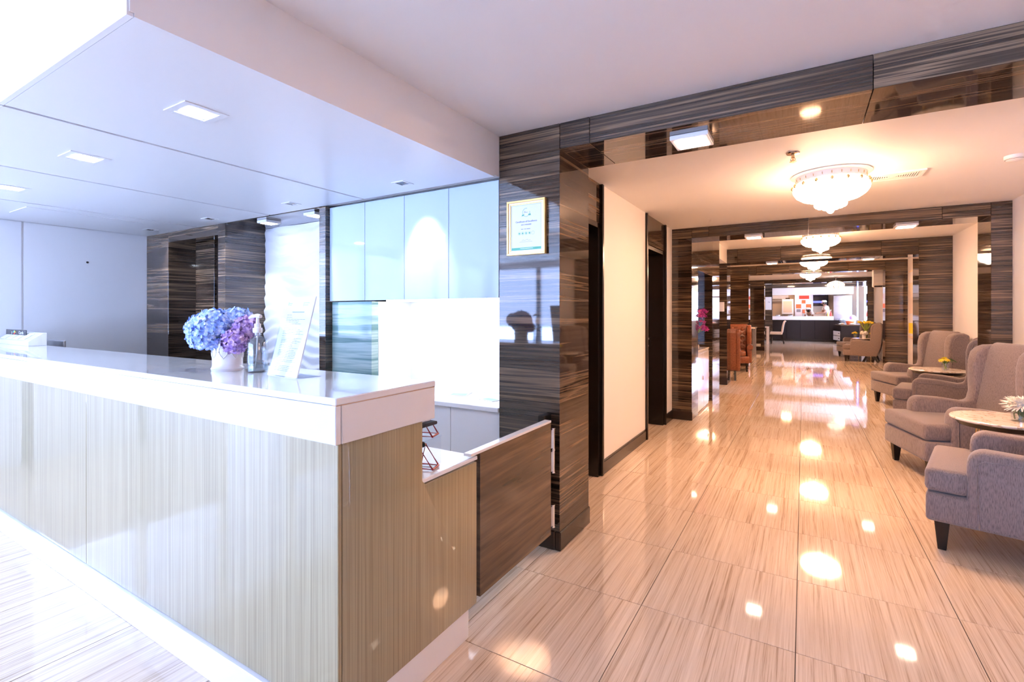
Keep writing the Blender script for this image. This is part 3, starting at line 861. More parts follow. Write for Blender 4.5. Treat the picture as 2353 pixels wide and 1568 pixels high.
# ---- recessed lamps in the soffit
names = ['nearest the pillar', 'second from the pillar', 'third from the pillar']
for i, x in enumerate((-2.13, -3.25, -4.45)):
    t = thing('recessed_downlight', 'square recessed downlight with glowing lens in soffit, ' + names[i], 'downlight', (x, 1.05, ZS), 0, 'large downlights over the counter')
    ringf('x', 0.085, 0.085, 0.058, 0.058, 0.0, 0.004).xf(Matrix.Rotation(R(90), 4, 'X')).xf(Matrix.Translation((0, 0, -0.004 if False else 0.0))).build('trim_plate', 'lamp_plastic', t, 0.001)
    MB().lathe([(0.001, -0.003), (0.045, -0.003), (0.052, 0.0)], seg=24).build('lens', 'glow_cool', t)
nm4 = ['above the glass cabinets', 'above the wave panel', 'above the dark door recess', 'beside the white end wall']
for i, x in enumerate((-2.17, -3.29, -4.42, -5.50)):
    t = thing('wall_washer', 'small square ceiling spot ' + nm4[i], 'spotlight', (x, 2.285, ZS), 0, 'small spots along the reception wall')
    ringf('x', 0.05, 0.05, 0.034, 0.034, 0.0, 0.003).xf(Matrix.Rotation(R(90), 4, 'X')).build('trim_plate', 'lamp_plastic', t)
    MB().box(-0.033, 0.033, -0.033, 0.033, -0.0012, -0.0002).build('recess', 'dark_trim', t)
    MB().lathe([(0.001, -0.0035), (0.009, -0.003), (0.010, -0.0012)], (0.012, 0.01, 0), seg=16).build('lamp', 'bronze', t)
    sp = bpy.data.lights.new('spot_beam', 'SPOT')
    sp.energy = 11 if i != 1 else 7; sp.color = (0.86, 0.90, 1.0) if i != 1 else (1.0, 0.93, 0.85); sp.spot_size = R(58); sp.spot_blend = 0.7; sp.shadow_soft_size = 0.02
    so = bpy.data.objects.new('spot_beam', sp); COL.objects.link(so); so.parent = t
    so.location = (0, 0, -0.02); so.rotation_euler = (R(28), 0, 0)

def square_lamp(x, y, z, label, group, s=0.095, glow='glow_panel'):
    t = thing('surface_lamp', label, 'lamp', (x, y, z), 0, group)
    box('housing', 'lamp_plastic', -s, s, -s, s, -0.024, 0.0, t, 0.003)
    box('diffuser', glow, -s + 0.022, s - 0.022, -s + 0.022, s - 0.022, -0.0265, -0.0241, t)
    return t
square_lamp(-4.06, 2.60, ZS - 0.002, 'square lamp under recess head, left above the wave panel', 'lamps over the wave panel', 0.07, 'glow_recess')
square_lamp(-3.42, 2.60, ZS - 0.002, 'square lamp under recess head, right above the wave panel', 'lamps over the wave panel', 0.07, 'glow_recess')

# ================================================================== PASSAGE LAMPS
square_lamp(-0.51, 2.725, 2.285, 'square lamp under first portal head, left of the chandelier', 'lamps under the portal heads')
square_lamp(0.98, 2.725, 2.285, 'square lamp under first portal head, right end beyond chandelier', 'lamps under the portal heads')
square_lamp(-0.52, 6.64, 2.30, 'square lamp under second portal head, left end', 'lamps under the portal heads')
square_lamp(0.94, 6.64, 2.30, 'square lamp under second portal head, right end', 'lamps under the portal heads')
square_lamp(-0.5, 10.25, 2.30, 'square lamp under third portal head, left end', 'lamps under the portal heads')
square_lamp(0.95, 10.25, 2.30, 'square lamp under third portal head, right end', 'lamps under the portal heads')

def chandelier(label, x, y, z, glow='glow_warm'):
    t = thing('crystal_ceiling_lamp', label, 'ceiling lamp', (x, y, z), 0, 'crystal bowl lamps along the passage')
    MB().lathe([(0.001, 0.0), (0.262, 0.0), (0.268, -0.008), (0.235, -0.016), (0.228, -0.060), (0.20, -0.064), (0.001, -0.064)], seg=40).build('canopy', 'lamp_plastic', t, smooth=35)
    sl = MB()
    for k in range(24):
        a = k * 2 * PI / 24
        sl.tube([(0.2335 * math.cos(a), 0.2335 * math.sin(a), -0.028), (0.2315 * math.cos(a), 0.2315 * math.sin(a), -0.046)], 0.003, 4)
    sl.build('vent_slots', 'brass', t)
    MB().lathe([(0.225, -0.065), (0.244, -0.086), (0.2495, -0.110)], seg=64, flute=0.018, nf=32, cap=False).build('bowl_rim', 'frosted', t, smooth=60)
    MB().lathe([(0.25, -0.110), (0.247, -0.130), (0.228, -0.162), (0.185, -0.192), (0.12, -0.208), (0.001, -0.212)], seg=64, flute=0.018, nf=32, cap=False).build('glass_bowl', glow, t, smooth=60)
    br = MB()
    for k in range(16):
        a = k * PI / 8
        br.ball((0.255 * math.cos(a), 0.255 * math.sin(a), -0.085), 0.011, 8, 5, 1.4)
    br.build('crystal_ring', 'brass', t, smooth=60)
    dp = MB()
    for k in range(10):
        a = k * PI / 5
        dp.ball((0.085 * math.cos(a), 0.085 * math.sin(a), -0.232), 0.026, 10, 6, 1.2)
    for k in range(6):
        a = k * PI / 3
        dp.ball((0.038 * math.cos(a), 0.038 * math.sin(a), -0.25), 0.024, 10, 6, 1.3)
    dp.build('crystal_drops', 'glow_crystal', t, smooth=60)
    MB().ball((0, 0, -0.278), 0.026, 12, 8, 1.1).build('finial', 'glow_crystal', t, smooth=60)
    return t
chandelier('crystal ceiling lamp of the entrance lobby, behind the camera', 2.3, 0.1, ZL, 'glow_lobby')
chandelier('crystal ceiling lamp nearest the camera before the second portal', 0.18, 4.50, ZL)
chandelier('crystal ceiling lamp between the second and third portals', 0.22, 8.65, ZB)
chandelier('crystal ceiling lamp between the third and fourth portals', 0.19, 12.2, ZB)
chandelier('crystal ceiling lamp beyond the fourth portal, over passage centre', 0.17, 16.0, ZB)
# tilted glass bowl at the end of the passage
t = thing('glass_bowl_lamp', 'single striped glass bowl lamp hanging right of the far lamps', 'ceiling lamp', (0.90, 18.9, ZB))
MB().tube([(0, 0, 0), (0, 0, -0.16)], 0.012, 8).build('stem', 'chrome', t, smooth=40)
MB().lathe([(0.001, 0.0), (0.06, 0.0), (0.06, -0.02), (0.001, -0.02)], seg=20).build('ceiling_rose', 'chrome', t, smooth=40)
MB().lathe([(0.04, -0.15), (0.15, -0.18), (0.24, -0.26), (0.235, -0.33), (0.15, -0.40), (0.05, -0.43), (0.001, -0.43)], seg=40, cap=False).build('bowl', 'glow_bowl', t, smooth=60)
br = MB()
for k in range(10):
    a = k * PI / 5
    br.tube([((r + 0.004) * math.cos(a), (r + 0.004) * math.sin(a), z) for r, z in ((0.15, -0.18), (0.24, -0.26), (0.235, -0.33), (0.15, -0.40))], 0.008, 5)
br.build('ribs', 'brass', t, smooth=60)

# sprinkler, vent, detector
t = thing('fire_sprinkler', 'small brass pendent sprinkler on ceiling beside the nearest lamp', 'sprinkler', (-0.06, 3.78, ZL))
MB().lathe([(0.001, 0), (0.042, 0), (0.038, -0.008), (0.012, -0.012), (0.001, -0.012)], seg=24).build('escutcheon', 'bronze', t, smooth=40)
MB().lathe([(0.001, -0.01), (0.010, -0.01), (0.010, -0.030), (0.006, -0.034), (0.006, -0.056), (0.001, -0.056)], seg=12).build('body', 'brass', t, smooth=40)
MB().tube([(0.008, 0, -0.03), (0.014, 0, -0.045), (0.004, 0, -0.06)], 0.003, 6).tube([(-0.008, 0, -0.03), (-0.014, 0, -0.045), (-0.004, 0, -0.06)], 0.003, 6).build('yoke', 'brass', t, smooth=40)
MB().lathe([(0.001, -0.058), (0.020, -0.058), (0.020, -0.061), (0.001, -0.061)], seg=16).build('deflector', 'brass', t)
t = thing('air_vent', 'white rectangular slotted air grille on ceiling right of nearest lamp', 'vent', (0.60, 4.80, ZL), 0)
ringf('x', 0.19, 0.12, 0.165, 0.095, 0.0, 0.012).xf(Matrix.Rotation(R(90), 4, 'X')).build('grille_frame', 'lamp_plastic', t, 0.002)
box('backing', 'dark_trim', -0.165, 0.165, -0.095, 0.095, -0.002, 0.0, t)
for s in (-1, 1):
    MB().prism([(s * 0.165, -0.09), (s * 0.165, -0.095), (0, -0.095), (0, 0.0)], 'z', -0.010, -0.006).build('grille_web', 'lamp_plastic', t)
    MB().prism([(s * 0.165, 0.09), (s * 0.165, 0.095), (0, 0.095), (0, 0.0)], 'z', -0.010, -0.006).build('grille_web', 'lamp_plastic', t)
for k in range(-11, 12):
    if abs(k) < 1: continue
    x = k * 0.0145; hh = 0.092 * abs(k) / 11
    box('slat', 'lamp_plastic', x - 0.0045, x + 0.0045, -hh, hh, -0.009, -0.006, t)
t = thing('smoke_detector', 'white round detector at the right edge of the passage ceiling', 'detector', (1.24, 4.62, ZL))
MB().lathe([(0.001, 0), (0.055, 0), (0.055, -0.02), (0.04, -0.034), (0.001, -0.038)], seg=24).build('body', 'lamp_plastic', t, smooth=40)
MB().lathe([(0.041, -0.024), (0.050, -0.0265), (0.041, -0.029)], seg=24, cap=False).build('sensor_ring', 'dark_trim', t)

# ================================================================== ARMCHAIRS
def arc(cx, cz, r, a0, a1, n=5):
    return [(cx + r * math.cos(R(a0 + (a1 - a0) * i / n)), cz + r * math.sin(R(a0 + (a1 - a0) * i / n))) for i in range(n + 1)]
def make_armchair():
    t = thing('armchair', '', 'armchair', (0, 0, 0), 0, 'taupe wing chairs along the right wall')
    W = 0.36
    box('seat_base', 'taupe', -W + 0.004, W - 0.004, -0.525, 0.26, 0.165, 0.330, t, 0.022, seg=3, smooth=40)
    cush = [(-W + 0.006, -0.53), (W - 0.006, -0.53), (W - 0.006, -0.34), (0.248, -0.325), (0.248, 0.16), (-0.248, 0.16), (-0.248, -0.325), (-W + 0.006, -0.34)]
    c = MB().prism(cush, 'z', 0.334, 0.468).build('seat_cushion', 'taupe', t, 0.030, 3, 45)
    prof = [(-0.340, 0.165), (-0.352, 0.34), (-0.352, 0.51)] + arc(-0.272, 0.525, 0.078, 175, 80, 6) + [(-0.12, 0.595), (0.04, 0.572)] \
        + [(0.095, 0.585), (0.113, 0.66), (0.110, 0.80), (0.112, 0.93), (0.130, 1.01)] + [(0.165, 1.055), (0.215, 1.075), (0.30, 1.078), (0.365, 1.05)] \
        + [(0.372, 0.95), (0.362, 0.70), (0.345, 0.48), (0.305, 0.30), (0.255, 0.165)]
    for s in (-1, 1):
        a, b = (0.242 * s, W * s)
        sp = MB().prism(prof, 'x', min(a, b), max(a, b)).build('side_wing', 'taupe', t, 0.026, 3, 45)
        pip = [(-0.300, 0.175), (-0.308, 0.40), (-0.308, 0.50)] + arc(-0.266, 0.505, 0.045, 175, 80, 4) + [(-0.10, 0.545), (0.05, 0.530), (0.125, 0.535), (0.152, 0.60), (0.150, 0.80), (0.152, 0.93), (0.172, 1.00), (0.225, 1.035), (0.34, 1.03)]
        MB().tube([(s * (W + 0.001), y, z) for y, z in pip], 0.0042, 6).build('piping', 'taupe', sp, smooth=60)
    bk = [(0.105, 0.40), (0.115, 0.50), (0.150, 0.70), (0.185, 0.90), (0.215, 1.04), (0.245, 1.095), (0.29, 1.102), (0.330, 1.08), (0.352, 1.0), (0.338, 0.60), (0.295, 0.33), (0.10, 0.33)]
    MB().prism(bk, 'x', -0.258, 0.258).build('backrest', 'taupe', t, 0.022, 3, 45)
    for sx in (-1, 1):
        for fy, ry in ((-0.455, 0.0), (0.20, 0.07)):
            x = sx * 0.295
            n = MB()
            n.v = [(x - 0.034, fy - 0.034, 0.17), (x + 0.034, fy - 0.034, 0.17), (x + 0.034, fy + 0.034, 0.17), (x - 0.034, fy + 0.034, 0.17),
                   (x - 0.019, fy + ry - 0.019, 0), (x + 0.019, fy + ry - 0.019, 0), (x + 0.019, fy + ry + 0.019, 0), (x - 0.019, fy + ry + 0.019, 0)]
            n.f = [(0, 1, 2, 3), (7, 6, 5, 4), (0, 1, 5, 4), (1, 2, 6, 5), (2, 3, 7, 6), (3, 0, 4, 7)]
            n.build('leg', 'black_wood', t, 0.003, 1)
    return t
ch0 = make_armchair()
# (x, y of the centre, heading: direction the chair faces, label)
chairs = [
    (1.195, 3.845, (-0.972, 0.235), 'taupe wing chair nearest the camera, its side cropped by the frame'),
    (1.249, 5.51, (-0.966, -0.259), 'taupe wing chair facing us behind the marble table with white flower'),
    (1.505, 7.525, (-0.972, 0.235), 'taupe wing chair mostly hidden, in front of the small yellow flower table'),
    (1.505, 9.19, (-0.94, -0.34), 'taupe wing chair facing us behind the table with yellow flowers in glass'),
    (1.54, 17.05, (-0.985, 0.17), 'taupe wing chair seen side on beside the far flower laden table'),
    (1.50, 18.45, (-0.966, -0.259), 'taupe wing chair furthest away, behind the far flower laden table'),
]
for i, (x, y, d, lab) in enumerate(chairs):
    c = ch0 if i == 0 else copy_tree(ch0)
    c.location = (x, y, 0)
    c.rotation_euler = (0, 0, math.atan2(d[0], -d[1]))
    c['label'] = lab

def side_table(label, x, y, r=0.30, h=0.62):
    t = thing('side_table', label, 'table', (x, y, 0), 0.4, 'round marble side tables')
    MB().lathe([(0.001, h - 0.022), (r - 0.012, h - 0.022), (r, h - 0.014), (r, h - 0.006), (r - 0.006, h), (0.001, h)], seg=48).build('marble_top', 'marble', t, smooth=40)
    MB().lathe([(0.001, h - 0.055), (r - 0.045, h - 0.055), (r - 0.025, h - 0.023), (0.001, h - 0.023)], seg=48).build('under_rim', 'black_wood', t, smooth=40)
    for k in range(4):
        a = k * PI / 2 + 0.3
        MB().tube([(0.18 * math.cos(a), 0.18 * math.sin(a), h - 0.055), (0.21 * math.cos(a), 0.21 * math.sin(a), 0.0)], 0.012, 10).build('leg', 'brass', t, smooth=40)
    MB().lathe([(0.19, 0.10), (0.205, 0.10), (0.205, 0.115), (0.19, 0.115)], seg=32, cap=False).build('leg_ring', 'brass', t, smooth=40)
    return t
side_table('round marble side table carrying the white chrysanthemum, at right edge', 1.21, 4.66)
side_table('round marble side table carrying yellow flowers in a glass', 1.51, 8.34)
side_table('round marble side table far off with several vases on it', 1.56, 17.76)

def glass_cube(t, s, h, m='clear_glass'):
    o = MB().box(-s, s, -s, s, 0, h).box(-s + 0.004, s - 0.004, -s + 0.004, s - 0.004, 0.006, h - 0.0001)
    return o.build('glass', m, t)
# white chrysanthemum
t = thing('chrysanthemum_vase', 'white chrysanthemum in a square glass of green stems', 'vase', (1.27, 4.60, 0.62), 0.5)
MB().lathe([(0.001, 0.0), (0.055, 0.0), (0.058, 0.085), (0.054, 0.085), (0.051, 0.006), (0.001, 0.006)], seg=28, cap=False).build('glass', 'clear_glass', t, smooth=40)
st = MB()
random.seed(5)
for k in range(16):
    a = random.uniform(0, 6.28); r = random.uniform(0.01, 0.045)
    st.tube([(r * math.cos(a), r * math.sin(a), 0.012), (r * math.cos(a + 1), r * math.sin(a + 1), 0.05), (r * 0.7 * math.cos(a + 2), r * 0.7 * math.sin(a + 2), 0.10)], 0.005, 5)
st.build('stems', 'leaf', t, smooth=60)
pt = MB()
for ring, (n, ln, el) in enumerate(((26, 0.115, 5), (26, 0.112, 18), (24, 0.10, 33), (20, 0.085, 48), (16, 0.07, 63), (10, 0.05, 78), (22, 0.10, -12))):
    for k in range(n):
        a = 2 * PI * k / n + ring * 0.37 + random.uniform(-0.06, 0.06); e = R(el + random.uniform(-5, 5))
        d = Vector((math.cos(a) * math.cos(e), math.sin(a) * math.cos(e), math.sin(e))); s = Vector((-math.sin(a), math.cos(a), 0))
        b0 = Vector((0, 0, 0.105)); u = d.cross(s)
        p1 = b0 + d * 0.02; p2 = b0 + d * ln * 0.65 ; p3 = b0 + d * ln - u * 0.008
        w = 0.0065
        n0 = len(pt.v)
        pt.v += [tuple(p1 - s * w * 0.6), tuple(p1 + s * w * 0.6), tuple(p2 + s * w), tuple(p2 - s * w), tuple(p3 + s * w * 0.4), tuple(p3 - s * w * 0.4), tuple(p2 + u * 0.004)]
        pt.f += [(n0, n0 + 1, n0 + 2, n0 + 6, n0 + 3), (n0 + 3, n0 + 6, n0 + 2, n0 + 4, n0 + 5)]
pt.build('petals', 'petal_white', t)
MB().ball((0, 0, 0.115), 0.035, 12, 8, 0.8).build('flower_heart', 'petal_white', t, smooth=60)

def daisy(mb, c, r, d=(0, 0, 1), n=8):
    d = Vector(d).normalized(); u = d.orthogonal().normalized(); w = d.cross(u); c = Vector(c)
    for k in range(n):
        a = 2 * PI * k / n
        e = u * math.cos(a) + w * math.sin(a); s = d.cross(e)
        mb.quad(c, c + e * r * 0.5 + s * r * 0.28 + d * r * 0.2, c + e * r + d * r * 0.1, c + e * r * 0.5 - s * r * 0.28 + d * r * 0.2)
def yellow_glass(label, x, y, z, k=1.0, group=None, leaves=True):
    t = thing('flower_glass', label, 'vase', (x, y, z), 0.3, group)
    MB().lathe([(0.001, 0.0), (0.036 * k, 0.0), (0.043 * k, 0.095 * k), (0.040 * k, 0.095 * k), (0.033 * k, 0.007), (0.001, 0.007)], seg=24, cap=False).build('glass', 'clear_glass', t, smooth=40)
    st = MB(); fw = MB(); lv = MB()
    for q, (a, l, hh) in enumerate(((2.6, 0.05, 0.135), (3.6, 0.065, 0.12), (1.5, 0.03, 0.145), (4.6, 0.04, 0.128))):
        p = (l * k * math.cos(a), l * k * math.sin(a), hh * k)
        st.tube([(0.01 * math.cos(a + 2), 0.01 * math.sin(a + 2), 0.01), (p[0] * 0.4, p[1] * 0.4, hh * k * 0.6), p], 0.0035, 5)
        daisy(fw, p, 0.038 * k, (math.cos(a) * 0.7, math.sin(a) * 0.7, 1), 9)
        daisy(fw, (p[0], p[1], p[2] + 0.006), 0.026 * k, (math.cos(a) * 0.5, math.sin(a) * 0.5, 1), 7)
    st.build('stems', 'stem_green', t, smooth=60)
    fw.build('flowers', 'yellow', t)
    if leaves:
        for q, (a, l, hh) in enumerate(((0.2, 0.07, 0.13), (5.6, 0.05, 0.115), (0.9, 0.06, 0.10), (6.1, 0.09, 0.115), (4.2, 0.03, 0.10))):
            daisy(lv, (l * k * math.cos(a), l * k * math.sin(a), hh * k), 0.034 * k, (math.cos(a), math.sin(a), 1.2), 6)
        lv.build('leaves', 'leaf', t)
    return t
yellow_glass('yellow flowers and dark leaves in a small glass on marble table', 1.58, 8.30, 0.62, 1.0)
yellow_glass('small yellow flower glass at left of the far table', 1.33, 17.76, 0.62, 1.2, 'small yellow flower glasses on the far table', True)
yellow_glass('small yellow flower glass at right of the far table', 1.76, 17.74, 0.62, 1.2, 'small yellow flower glasses on the far table', False)
t = thing('tall_vase', 'tall bunch of green stems with yellow blooms on far table', 'vase', (1.60, 17.86, 0.62))
MB().lathe([(0.001, 0), (0.05, 0), (0.05, 0.16), (0.046, 0.16), (0.046, 0.008), (0.001, 0.008)], seg=20, cap=False).build('glass', 'clear_glass', t, smooth=40)
st = MB(); fw = MB()
for k in range(9):
    a = k * 0.7; r = 0.06 + 0.05 * (k % 3)
    st.tube([(0.02 * math.cos(a), 0.02 * math.sin(a), 0.01), (0.04 * math.cos(a), 0.04 * math.sin(a), 0.25), (r * math.cos(a), r * math.sin(a), 0.44)], 0.011, 5)
    fw.ball((r * math.cos(a) * 1.15, r * math.sin(a) * 1.15, 0.46 + 0.02 * (k % 2)), 0.045, 8, 5, 0.8)
st.build('stems', 'stem_green', t, smooth=60); fw.build('flowers', 'yellow', t, smooth=60)
t = thing('ribbed_vase', 'short cream vase of white blossom on the far table', 'vase', (1.53, 17.60, 0.62))
MB().lathe([(0.001, 0), (0.05, 0), (0.058, 0.08), (0.05, 0.12), (0.04, 0.12), (0.001, 0.02)], seg=20, cap=False).build('vase_body', 'ceramic', t, smooth=40)
fw = MB()
for k in range(9):
    a = k * 0.75; fw.ball((0.06 * math.cos(a), 0.06 * math.sin(a), 0.15 + 0.03 * (k % 2)), 0.045, 8, 5)
fw.build('flowers', 'petal_white', t, smooth=60)

# ================================================================== RED LEATHER CHAIRS
def make_red():
    t = thing('leather_wing_chair', '', 'armchair', (0, 0, 0), 0, 'tan leather wing chairs')
    W = 0.37
    box('seat_base', 'leather', -W + 0.05, W - 0.05, -0.36, 0.26, 0.20, 0.36, t, 0.02, seg=2, smooth=40)
    box('seat_cushion', 'leather', -0.25, 0.25, -0.38, 0.16, 0.365, 0.48, t, 0.035, seg=3, smooth=45)
    prof = [(-0.27, 0.20), (-0.27, 0.56), (0.02, 0.58), (0.05, 0.62), (0.0, 0.75), (-0.02, 0.92), (0.04, 1.02), (0.12, 0.98), (0.20, 1.06), (0.32, 1.08), (0.36, 1.0), (0.34, 0.6), (0.28, 0.20)]
    for s in (-1, 1):
        a, b = sorted((0.27 * s, W * s))
        w = MB().prism(prof, 'x', a, b).build('side_wing', 'leather', t, 0.022, 2, 45)
        MB().tube([(s * 0.335, -0.33, 0.575), (s * 0.335, 0.04, 0.575)], 0.062, 16).build('arm_roll', 'leather', w, smooth=50)
    bk = [(0.12, 0.36), (0.16, 0.7), (0.20, 0.98), (0.24, 1.09), (0.32, 1.10), (0.365, 1.02), (0.34, 0.6), (0.29, 0.22), (0.12, 0.22)]
    b = MB().prism(bk, 'x', -0.29, 0.29).build('backrest', 'leather', t, 0.02, 2, 45)
    tf = MB()
    for r in range(5):
        for c in range(5 - (r % 2)):
            x = (c - (4 - (r % 2)) / 2) * 0.115; z = 0.54 + r * 0.11; y = 0.125 + (z - 0.36) * 0.125
            tf.ball((x, y - 0.002, z), 0.013, 8, 5)
    tf.build('buttons', 'leather', b, smooth=60)
    pf = MB()
    for r in range(5):
        for c in range(5 - ((r + 1) % 2)):
            x = (c - (4 - ((r + 1) % 2)) / 2) * 0.115; z = 0.54 + r * 0.11; y = 0.135 + (z - 0.36) * 0.125
            pf.ball((x, y + 0.004, z), 0.052, 12, 8, 1.0)
    pf.build('tufts', 'leather', b, smooth=60)
    for sx in (-1, 1):
        MB().lathe([(0.001, 0), (0.016, 0), (0.022, 0.03), (0.016, 0.05), (0.030, 0.08), (0.018, 0.11), (0.032, 0.15), (0.03, 0.205)], (sx * 0.27, -0.30, 0), 14).build('leg', 'black_wood', t, smooth=50)
        n = MB().prism([(0.20, 0.205), (0.26, 0.205), (0.30, 0.0), (0.265, 0.0)], 'x', sx * 0.27 - 0.022, sx * 0.27 + 0.022).build('leg', 'black_wood', t)
    return t
r0 = make_red()
r0.scale = (0.92, 0.92, 0.95); r0.location = (-1.455, 10.95, 0); r0.rotation_euler = (0, 0, PI + 0.12); r0['label'] = 'tan leather wing chair with its plain back turned to us'
r1 = copy_tree(r0); r1.scale = (1, 1, 1); r1.location = (-1.42, 12.75, 0); r1.rotation_euler = (0, 0, 0.1); r1['label'] = 'tan leather wing chair with buttoned back facing us'

# console with orchids in the left niche
cs = thing('console_cabinet', 'glossy cream console cabinet in the left wall niche', 'console', (-1.45, 7.45, 0))
box('body', 'gloss_white', -0.24, 0.235, -0.59, 0.30, 0.02, 0.83, cs, 0.004)
box('top', 'marble', -0.245, 0.24, -0.592, 0.32, 0.83, 0.85, cs, 0.003)
box('plinth', 'dark_trim', -0.24, 0.225, -0.59, 0.30, 0.0, 0.02, cs)
for y in (-0.58, -0.14):
    d = box('door', 'gloss_white', 0.235, 0.241, y, y + 0.43, 0.06, 0.80, cs, 0.002)
    box('knob', 'chrome', 0.2411, 0.252, y + 0.37, y + 0.385, 0.42, 0.48, d)
ov = thing('orchid_vase', 'magenta orchids in a slim green glass vase on niche console', 'vase', (-1.29, 7.15, 0.85))
MB().lathe([(0.001, 0), (0.032, 0), (0.026, 0.10), (0.034, 0.26), (0.031, 0.26), (0.022, 0.10), (0.026, 0.01), (0.001, 0.01)], seg=20, cap=False).build('glass', 'clear_glass', ov, smooth=50)
random.seed(11)
st = MB(); fw = MB()
for k in range(26):
    a = random.uniform(0, 6.28); r = 0.14 * math.sqrt(random.random()); hh = random.uniform(0.28, 0.56)
    p = Vector((r * math.cos(a), r * math.sin(a), hh))
    if k < 12:
        st.tube([(0.01 * math.cos(a), 0.01 * math.sin(a), 0.02), (0.012 * math.cos(a), 0.012 * math.sin(a), 0.22), tuple(p)], 0.004, 5)
    for q in range(4):
        pp = p + Vector((random.uniform(-.045, .045), random.uniform(-.045, .045), random.uniform(-.04, .05)))
        daisy(fw, pp, 0.034, (random.uniform(-1, 1), random.uniform(-1, 1), random.uniform(-0.4, 1)), 5)
st.build('stems', 'stem_green', ov, smooth=60); fw.build('flowers', 'petal_magenta', ov)
MB().tube([(0.036, -0.01, 0.06), (0.045, -0.03, 0.015), (0.05, -0.02, 0.04), (0.04, 0.0, 0.07)], 0.005, 6).build('ribbon', 'cream', ov, smooth=60)

# switch plate, outlet, notice, picture, loudspeaker
t = thing('switch_plate', 'cream switch plate on dark stone beside the leather chairs', 'switch', (-1.33, 9.995, 1.48))
box('plate', 'lamp_plastic', -0.045, 0.045, -0.008, 0.004, -0.09, 0.09, t, 0.004)
for z in (-0.055, 0.0, 0.055):
    box('rocker', 'white_plastic', -0.022, 0.022, -0.012, -0.0081, z - 0.02, z + 0.02, t)
t = thing('wall_outlet', 'small white outlet low on dark stone pier beyond leather chairs', 'outlet', (-1.42, 19.895, 0.20))
box('plate', 'lamp_plastic', -0.085, 0.085, -0.008, 0.004, -0.05, 0.05, t, 0.004)
for x in (-0.045, 0.04):
    box('socket', 'dark_trim', x, x + 0.012, -0.009, -0.0081, -0.012, 0.012, t)
t = thing('wall_notice', 'white notice sheet on dark stone beside the kitchen bar', 'sign', (-1.50, 27.54, 1.86))
box('sheet', 'paper', -0.14, 0.14, -0.012, 0.008, -0.32, 0.32, t)
text('lettering', 'N', 'ink', t, (0.02, -0.0125, 0.06), 0.12)
t = thing('wall_picture', 'tall framed picture on right wall past the third portal', 'picture', (1.99, 13.2, 1.55))
box('frame', 'gold_pale', -0.03, 0.004, -0.28, 0.28, -0.72, 0.72, t, 0.004)
box('canvas', 'paper', -0.034, -0.0301, -0.25, 0.25, -0.68, 0.68, t)
box('painted_band', 'yellow', -0.0345, -0.0341, -0.25, 0.25, -0.62, -0.40, t)
box('painted_band', 'gold_pale', -0.0345, -0.0341, -0.25, 0.25, -0.20, 0.45, t)
t = thing('wall_speaker', 'white box loudspeaker tilted on a bracket by far right pier', 'speaker', (1.66, 14.62, 2.20), 0)
sp = MB().prism([(-0.12, 0.20), (0.10, 0.20), (0.13, -0.20), (-0.06, -0.22), (-0.14, -0.12)], 'x', -0.22, -0.02).build('cabinet', 'lamp_plastic', t, 0.01, 2)
box('bracket', 'steel', -0.02, 0.33, -0.02, 0.02, 0.05, 0.09, t)
for k in range(3):
    MB().box(-0.20, -0.04, -0.135 + k * 0.028, -0.122 + k * 0.028, -0.19 + (-0.012) * k, -0.18 - 0.012 * k).build('grille_slot', 'dark_trim', sp)

# ================================================================== DINING ROOM AND KITCHEN
def table4(name, label, x, y, w, d, h, m, mt, leg=0.03):
    t = thing(name, label, 'table', (x, y, 0))
    box('table_top', mt, -w / 2, w / 2, -d / 2, d / 2, h - 0.05, h, t, 0.006)
    for sx in (-1, 1):
        for sy in (-1, 1):
            cx, cy = sx * (w / 2 - leg - 0.03), sy * (d / 2 - leg - 0.03)
            box('leg', m, cx - leg, cx + leg, cy - leg, cy + leg, 0, h - 0.05, t)
    return t
table4('high_table', 'narrow high table with metal legs beyond the leather chairs', -1.62, 18.3, 0.52, 0.9, 0.90, 'steel', 'marble')
table4('dining_table', 'white dining table at left before the kitchen bar', -1.80, 24.6, 1.0, 0.8, 0.78, 'linen', 'gloss_white', 0.035)
t = thing('dining_chair', 'cream scroll back dining chair at the white table', 'chair', (-1.02, 24.75, 0), R(-90))
box('seat', 'linen', -0.23, 0.23, -0.26, 0.22, 0.42, 0.54, t, 0.03, seg=3, smooth=45)
bk = [(0.17, 0.50), (0.21, 0.80), (0.26, 1.0), (0.31, 1.045), (0.36, 1.03), (0.365, 0.985), (0.33, 0.975), (0.29, 0.85), (0.24, 0.50)]
MB().prism(bk, 'x', -0.22, 0.22).build('backrest', 'linen', t, 0.015, 2, 45)
for sx in (-1, 1):
    MB().prism([(-0.24, 0.43), (-0.19, 0.43), (-0.20, 0), (-0.235, 0)], 'x', sx * 0.19 - 0.02, sx * 0.19 + 0.02).build('leg', 'black_wood', t)
    MB().prism([(0.15, 0.43), (0.20, 0.43), (0.30, 0), (0.265, 0)], 'x', sx * 0.19 - 0.02, sx * 0.19 + 0.02).build('leg', 'black_wood', t)

